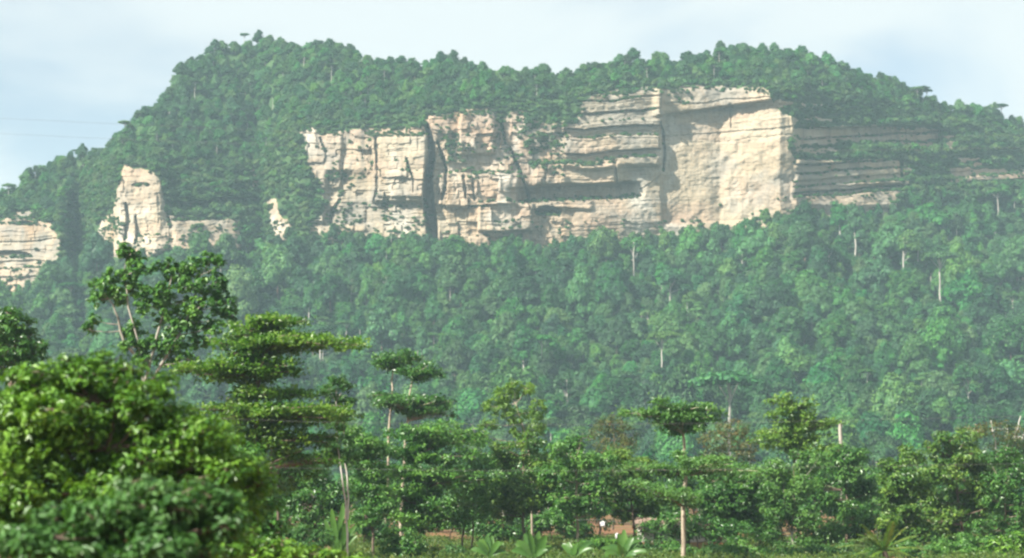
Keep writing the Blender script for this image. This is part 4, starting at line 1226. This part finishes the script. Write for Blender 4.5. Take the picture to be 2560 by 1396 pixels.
LOWB = [(1130, 158, 1372, 'between the shrub and the leftmost banana plant'), (1480, 166, 1345, 'under the white washing'), (1690, 160, 1376, 'at the foot of the umbrella tree'), (1790, 162, 1366, 'right of the umbrella tree foot before the house'), (1880, 158, 1362, 'below the shadowed dark tree'),
        (1950, 156, 1372, 'below the pale forked stems'), (2060, 158, 1365, 'left of the feathery palm'), (2380, 158, 1366, 'right of the feathery palm'), (2440, 160, 1350, 'below the tallest dense tree'), (2140, 154, 1380, 'at the left foot of the palm'), (2320, 156, 1372, 'at the right foot of the palm'), (2200, 166, 1352, 'just above the palm'), (1640, 166, 1350, 'before the left end of the house'), (1840, 156, 1380, 'in front of the right end of the house')]
for i, (px, Y, py, where) in enumerate(LOWB):
    r_ = np.random.default_rng(500 + i)
    lobes = [(px + r_.uniform(-50, 50), py + r_.uniform(0, 30), r_.uniform(20, 32), r_.uniform(12, 20)) for j in range(6)]
    crown_tree('leafy_bush', 'low bush ' + where, Y, px, lobes, 'leaf_mid' if i % 3 else 'leaf_gloss', leaf=.28, rc=.4, dens=.9, split=3, seed=530 + i, trunk_r=.05, cat='bush', group='low bushes along the bottom of the picture', twigs=False)

# --- bananas, palm, dead trunk
def banana(label, px, Y, leaves, seed):
    rng = np.random.default_rng(seed)
    base = base_of(px, Y)
    root = empty('banana_plant', base)
    tag(root, label, 'banana plant', 'banana plants along the bottom of the picture')
    top = None
    st = MB()
    hgt = max(.8, float(W(px, max(l[1] for l in leaves) + 25, Y)[2]) - base[2])
    hgt *= .6
    top = base + [0, 0, hgt]
    tube(st, [base - [0, 0, .2], base + [0, 0, hgt * .5], top], [.17, .14, .08], 8)
    add('stem', st.mesh('stem', M['leaf_banana'], True, base), root)
    leaves = list(leaves) + [(px + rng.uniform(-70, 70), max(l[1] for l in leaves) + rng.uniform(-25, 12), 7) for _ in range(5)]
    for (ex, ey, wd) in leaves:
        lb = MB()
        end = W(px + (ex - px) * .8, ey - 10, Y) + [0, rng.uniform(-.7, .7), 0]
        L = np.linalg.norm(end - top)
        arch = 0.13 * L * (1 if abs(end[0] - top[0]) > .5 * (end[2] - top[2]) else .05)
        t = np.linspace(0, 1, 14)
        mid = top + (end - top) * t[:, None] + np.array([0, 0, 1]) * (4 * t * (1 - t) * arch)[:, None]
        d = unit(np.gradient(mid, axis=0))
        sd = unit(np.cross(d, np.array([rng.uniform(-.4, .4), -1, .5])))
        up = np.cross(sd, d)
        w = 1.05 * wd * Y / F * np.where(t < .18, .12, np.sin(np.pi * np.clip((t - .1) / .92, 0, 1)) ** .55)
        rag = 1 + rng.uniform(-.15, .08, 14)
        v = np.concatenate([mid + sd * (w * rag)[:, None] + up * (w * .35)[:, None], mid, mid - sd * (w * rag[::-1])[:, None] + up * (w * .35)[:, None]])
        i = np.arange(13)
        f = np.concatenate([np.stack([i, i + 1, i + 15, i + 14], -1), np.stack([i + 14, i + 15, i + 29, i + 28], -1)])
        lb.put(v, f, c=np.full(len(v), rng.normal(0, .8)))
        add('leaf', lb.mesh('leaf', M['leaf_banana'], True, base), root)


banana('banana plant with upright paddle leaves beneath the V-shaped white stems', 850, 146, [(800, 1310, 7), (825, 1282, 8), (858, 1268, 8), (884, 1300, 8), (900, 1325, 7), (790, 1350, 7), (905, 1350, 7)], 1)
banana('leftmost banana plant of the bottom row, in front of the red earth', 1225, 150, [(1190, 1360, 8), (1215, 1348, 8), (1232, 1350, 8), (1258, 1365, 8), (1165, 1385, 8), (1275, 1390, 7)], 2)
banana('largest banana plant with a broad bright leaf, centre of the bottom row', 1335, 146, [(1280, 1365, 9), (1305, 1345, 9), (1318, 1338, 8), (1350, 1340, 9), (1372, 1348, 11), (1395, 1380, 9), (1265, 1388, 9)], 3)
banana('small banana plant with a pale upright leaf right of the largest one', 1430, 148, [(1400, 1372, 8), (1418, 1366, 7), (1440, 1372, 8), (1462, 1388, 8)], 4)
banana('banana plant with drooping leaves left of the umbrella tree trunk', 1555, 148, [(1515, 1375, 9), (1545, 1345, 8), (1562, 1335, 9), (1590, 1355, 9), (1610, 1362, 8), (1500, 1392, 8), (1630, 1390, 7)], 5)


def palm(px, Y, fronds, seed):
    rng = np.random.default_rng(seed)
    base = base_of(px, Y)
    root = empty('palm', base)
    tag(root, 'low feathery yellow-green palm at the bottom right', 'palm')
    top = W(px, 1378, Y)
    tb = MB(); tube(tb, [base - [0, 0, .2], (base + top) / 2, top], [.28, .24, .2], 8)
    add('trunk', tb.mesh('trunk', M['brown_bark'], True, base), root)
    for (ex, ey, ay) in fronds:
        fb = MB()
        end = W(ex, ey, Y) + [0, rng.uniform(-1.2, 1.2), 0]
        ctl = (top + end) / 2 + [0, 0, ay * Y / F]
        t = np.linspace(0, 1, 26)[:, None]
        m = (1 - t) ** 2 * top + 2 * t * (1 - t) * ctl + t * t * end
        tube(fb, m[::3], np.linspace(.035, .01, len(m[::3])), 4)
        d = unit(np.gradient(m, axis=0))
        for s_ in (-1, 1):
            sd = unit(np.cross(d, [0, 0, 1.])) * s_
            L = (0.62 * np.sin(np.pi * np.clip(t[:, 0] * .9 + .08, 0, 1)) ** .6)[:, None]
            tip = m + sd * L * .8 + d * L * .55 + np.array([0, 0, -.22]) * L + rng.normal(0, .04, m.shape)
            wv = d * .045
            v = np.stack([m - wv, m + wv, (m + tip) / 2 + wv * 1.2, tip, (m + tip) / 2 - wv * 1.2], 1).reshape(-1, 3)
            i = np.arange(26) * 5
            fb.put(v, np.stack([i, i + 1, i + 2, i + 4], -1), np.stack([i + 4, i + 2, i + 3], -1), c=rng.normal(0, 1))
        add('frond', fb.mesh('frond', M['leaf_palm'], False, base), root)


palm(2210, 150, [(2095, 1370, 22), (2120, 1395, 18), (2150, 1310, 14), (2190, 1312, 10), (2225, 1305, 10), (2262, 1318, 12), (2300, 1340, 18), (2322, 1378, 22), (2170, 1392, 10), (2110, 1352, 25), (2280, 1395, 18), (2245, 1380, 16), (2140, 1335, 16)], 9)

db = MB()
b_ = base_of(2101, 300)
tube(db, bend([b_ - [0, 0, .3], W(2102, 1140, 300), W(2101, 1055, 300)], 10, .05), np.linspace(.36, .26, 10), 8)
st_ = MB(); dead = empty('dead_trunk', b_)
tag(dead, 'bare pale dead trunk sticking up beside the bright tiered tree', 'dead trunk')
add('trunk', db.mesh('trunk', M['pale_bark'], True, b_), dead)
tube(st_, [W(2101, 1075, 300), W(2106, 1066, 300), W(2108, 1058, 300)], [.12, .08, .03], 5)
add('branch_stub', st_.mesh('branch_stub', M['white_bark'], True, b_), dead)

# --- weeds on the red earth
rng = np.random.default_rng(501)
n = 16000
wy_ = rng.uniform(138, 215, n); wpx = rng.uniform(850, 2600, n)
wx_ = (wpx - 1280) / F * wy_
keepw = fbm(wx_ / 5, wy_ / 5, 3) > -0.22
wx_, wy_ = wx_[keepw], wy_[keepw]
wb = MB()
for k in range(5):
    p = np.stack([wx_, wy_, .12 + rng.uniform(0, .75, len(wx_)) * (0.4 + .6 * rng.random(len(wx_)))], -1) + rng.normal(0, .12, (len(wx_), 3)) * [1, 1, .3]
    leaf_quads(wb, p, rng.normal(size=p.shape) + [0, -.2, .6], rng.uniform(.18, .45, len(p)), .35, rng)
tag(add('weeds', wb.mesh('weeds', M['grass'])), 'low weeds and grass on the red earth under the trees', 'grass', kind='stuff')


# ------------------------------------------------------------------ house and yard
def box(mb, x0, x1, y0, y1, z0, z1):
    v = [(x, y, z) for x in (x0, x1) for y in (y0, y1) for z in (z0, z1)]
    mb.put(v, [(0, 1, 3, 2), (4, 6, 7, 5), (0, 4, 5, 1), (2, 3, 7, 6), (0, 2, 6, 4), (1, 5, 7, 3)])


M['plaster'] = noise_mat('whitewash', (0.50, 0.46, 0.38), (0.72, 0.69, 0.62), (1.2, 1.2, .5), bump=.2)
M['ochre'] = noise_mat('ochre_wall', (0.36, 0.20, 0.09), (0.52, 0.31, 0.15), (1.0, 1.0, .6), bump=.2)
M['roof'] = noise_mat('rusty_sheet', (0.16, 0.10, 0.07), (0.30, 0.22, 0.17), (.7, 3, 1), rough=.6)
M['dark'] = noise_mat('dark_wood', (0.03, 0.025, 0.02), (0.07, 0.05, 0.035), (2, 2, 2))
M['cloth'] = noise_mat('white_cloth', (0.68, 0.68, 0.68), (0.8, 0.8, 0.8), (3, 3, 3))
M['wire'] = noise_mat('grey_wire', (0.16, 0.16, 0.16), (0.2, 0.2, 0.2), (1, 1, 1), rough=.5)


def house(label, px0, px1, Y, wall_h, seed):
    x0, x1 = (px0 - 1280) / F * Y, (px1 - 1280) / F * Y
    base = np.array([(x0 + x1) / 2, Y, 0.0])
    root = empty('house', base); tag(root, label, 'house')
    o = base
    wb = MB(); box(wb, x0, x1, Y, Y + 5, -.2, wall_h); add('wall', wb.mesh('wall', M['plaster'], False, o), root)
    pb = MB(); box(pb, x0 - .03, x1 + .03, Y - .03, Y + 5.03, -.2, wall_h * .42); add('plinth', pb.mesh('plinth', M['ochre'], False, o), root)
    w = x1 - x0
    db_ = MB(); box(db_, x0 + w * .42, x0 + w * .42 + .9, Y - .06, Y - .02, 0, 2.0); add('door', db_.mesh('door', M['dark'], False, o), root)
    for q in (.14, .74):
        fb = MB(); box(fb, x0 + w * q, x0 + w * q + .9, Y - .05, Y - .004, 1.15, 2.0)
        fr = add('window', fb.mesh('window', M['dark'], False, o), root)
        sb = MB(); box(sb, x0 + w * q - .08, x0 + w * q + .98, Y - .10, Y - .002, 1.05, 1.14); add('sill', sb.mesh('sill', M['plaster'], False, o), fr)
    rb = MB()
    n = int(w / .18)
    xs = np.linspace(x0 - .5, x1 + .5, n * 2 + 1)
    wave = .03 * (np.arange(n * 2 + 1) % 2)
    for ya, za, yb, zb in ((Y - .7, wall_h - .12, Y + 2.5, wall_h + .95), (Y + 2.5, wall_h + .95, Y + 5.7, wall_h - .12)):
        v = np.concatenate([np.stack([xs, np.full_like(xs, ya), za + wave], -1), np.stack([xs, np.full_like(xs, yb), zb + wave], -1)])
        i = np.arange(len(xs) - 1); m = len(xs)
        rb.put(v, np.stack([i, i + 1, i + 1 + m, i + m], -1))
    add('roof', rb.mesh('roof', M['roof'], False, o), root)


house('low whitewashed house with ochre plinth glimpsed beside the umbrella tree trunk', 1600, 1830, 176, 2.1, 1)


def cloth(label, px, py, w, h, Y, seed):
    rng = np.random.default_rng(seed)
    c = W(px, py, Y)
    u = np.linspace(-.5, .5, 9); v = np.linspace(0, 1, 9)
    U, Vv = np.meshgrid(u, v)
    k = Y / F
    pts = np.stack([c[0] + U * w * k * (1 - .25 * Vv), c[1] + .09 * np.sin(U * 16 + seed) * (0.4 + Vv), c[2] + (0.5 - Vv) * h * k + .05 * np.cos(U * 9)], -1).reshape(-1, 3)
    i = np.arange(81).reshape(9, 9)
    f = np.stack([i[:-1, :-1], i[1:, :-1], i[1:, 1:], i[:-1, 1:]], -1).reshape(-1, 4)
    me = mesh_from('washing', pts - c, f, M['cloth'], smooth_shade=True)
    o = add('washing', me); o.location = c
    md = o.modifiers.new('thick', 'SOLIDIFY'); md.thickness = .02
    tag(o, label, 'washing', 'white washing hung out among the trees')


cloth('white cloth hanging highest among the trees above the bananas', 1507, 1310, 13, 11, 160, 1)
cloth('white cloth hanging just above the drooping banana leaves', 1543, 1340, 9, 12, 160, 2)
ll = MB()
tube(ll, [W(1440, 1300, 160.1), W(1510, 1301, 160.1), W(1590, 1312, 161.1), W(1680, 1346, 162.1)], .012, 5)
tag(add('washing_line', ll.mesh('washing_line', M['wire'], True)), 'thin line carrying the white washing between two trees', 'washing line')

# overhead wires along the road
for lbl, pts_ in (('upper faint overhead wire crossing the sky at left', [(-500, 268), (0, 296), (250, 308), (900, 338), (1700, 352), (3100, 330)]),
                  ('lower faint overhead wire crossing the sky at left', [(-500, 312), (0, 334), (220, 345), (900, 372), (1700, 384), (3100, 360)]),
                  ('faint brown wire crossing in front of the layered dark tree', [(-500, 1120), (680, 1170), (1100, 1176), (1500, 1178), (3100, 1150)]),
                  ('faint brown wire crossing below the slender umbrella pair', [(-500, 1010), (800, 1056), (1200, 1062), (1600, 1062), (3100, 1030)])):
    wbm = MB()
    tube(wbm, bend([W(a, b, 56) for a, b in pts_], 40), .0028, 5)
    tag(add('overhead_wire', wbm.mesh('overhead_wire', M['wire'], True)), lbl, 'wire', 'overhead wires along the road')

# ------------------------------------------------------------------ haze
hz = MB()
x0, x1, y0, y1, z0, z1 = -9100, 9100, -220, 12100, -6, 400
hv = [(x, y, z) for x in (x0, x1) for y in (y0, y1) for z in (z0, z1)]
hz.put(hv, [(0, 1, 3, 2), (4, 6, 7, 5), (0, 4, 5, 1), (2, 3, 7, 6), (0, 2, 6, 4), (1, 5, 7, 3)])
hm, N, L, out = new_mat('haze')
pv = N.new('ShaderNodeVolumePrincipled')
pv.inputs['Color'].default_value = (0.64, 0.91, 1.0, 1)
pv.inputs['Density'].default_value = 0.00015
pv.inputs['Anisotropy'].default_value = 0.0
L.new(pv.outputs[0], out.inputs['Volume'])
haze = add('haze', hz.mesh('haze', hm))
tag(haze, 'pale bluish haze filling the valley air', 'haze', kind='stuff')
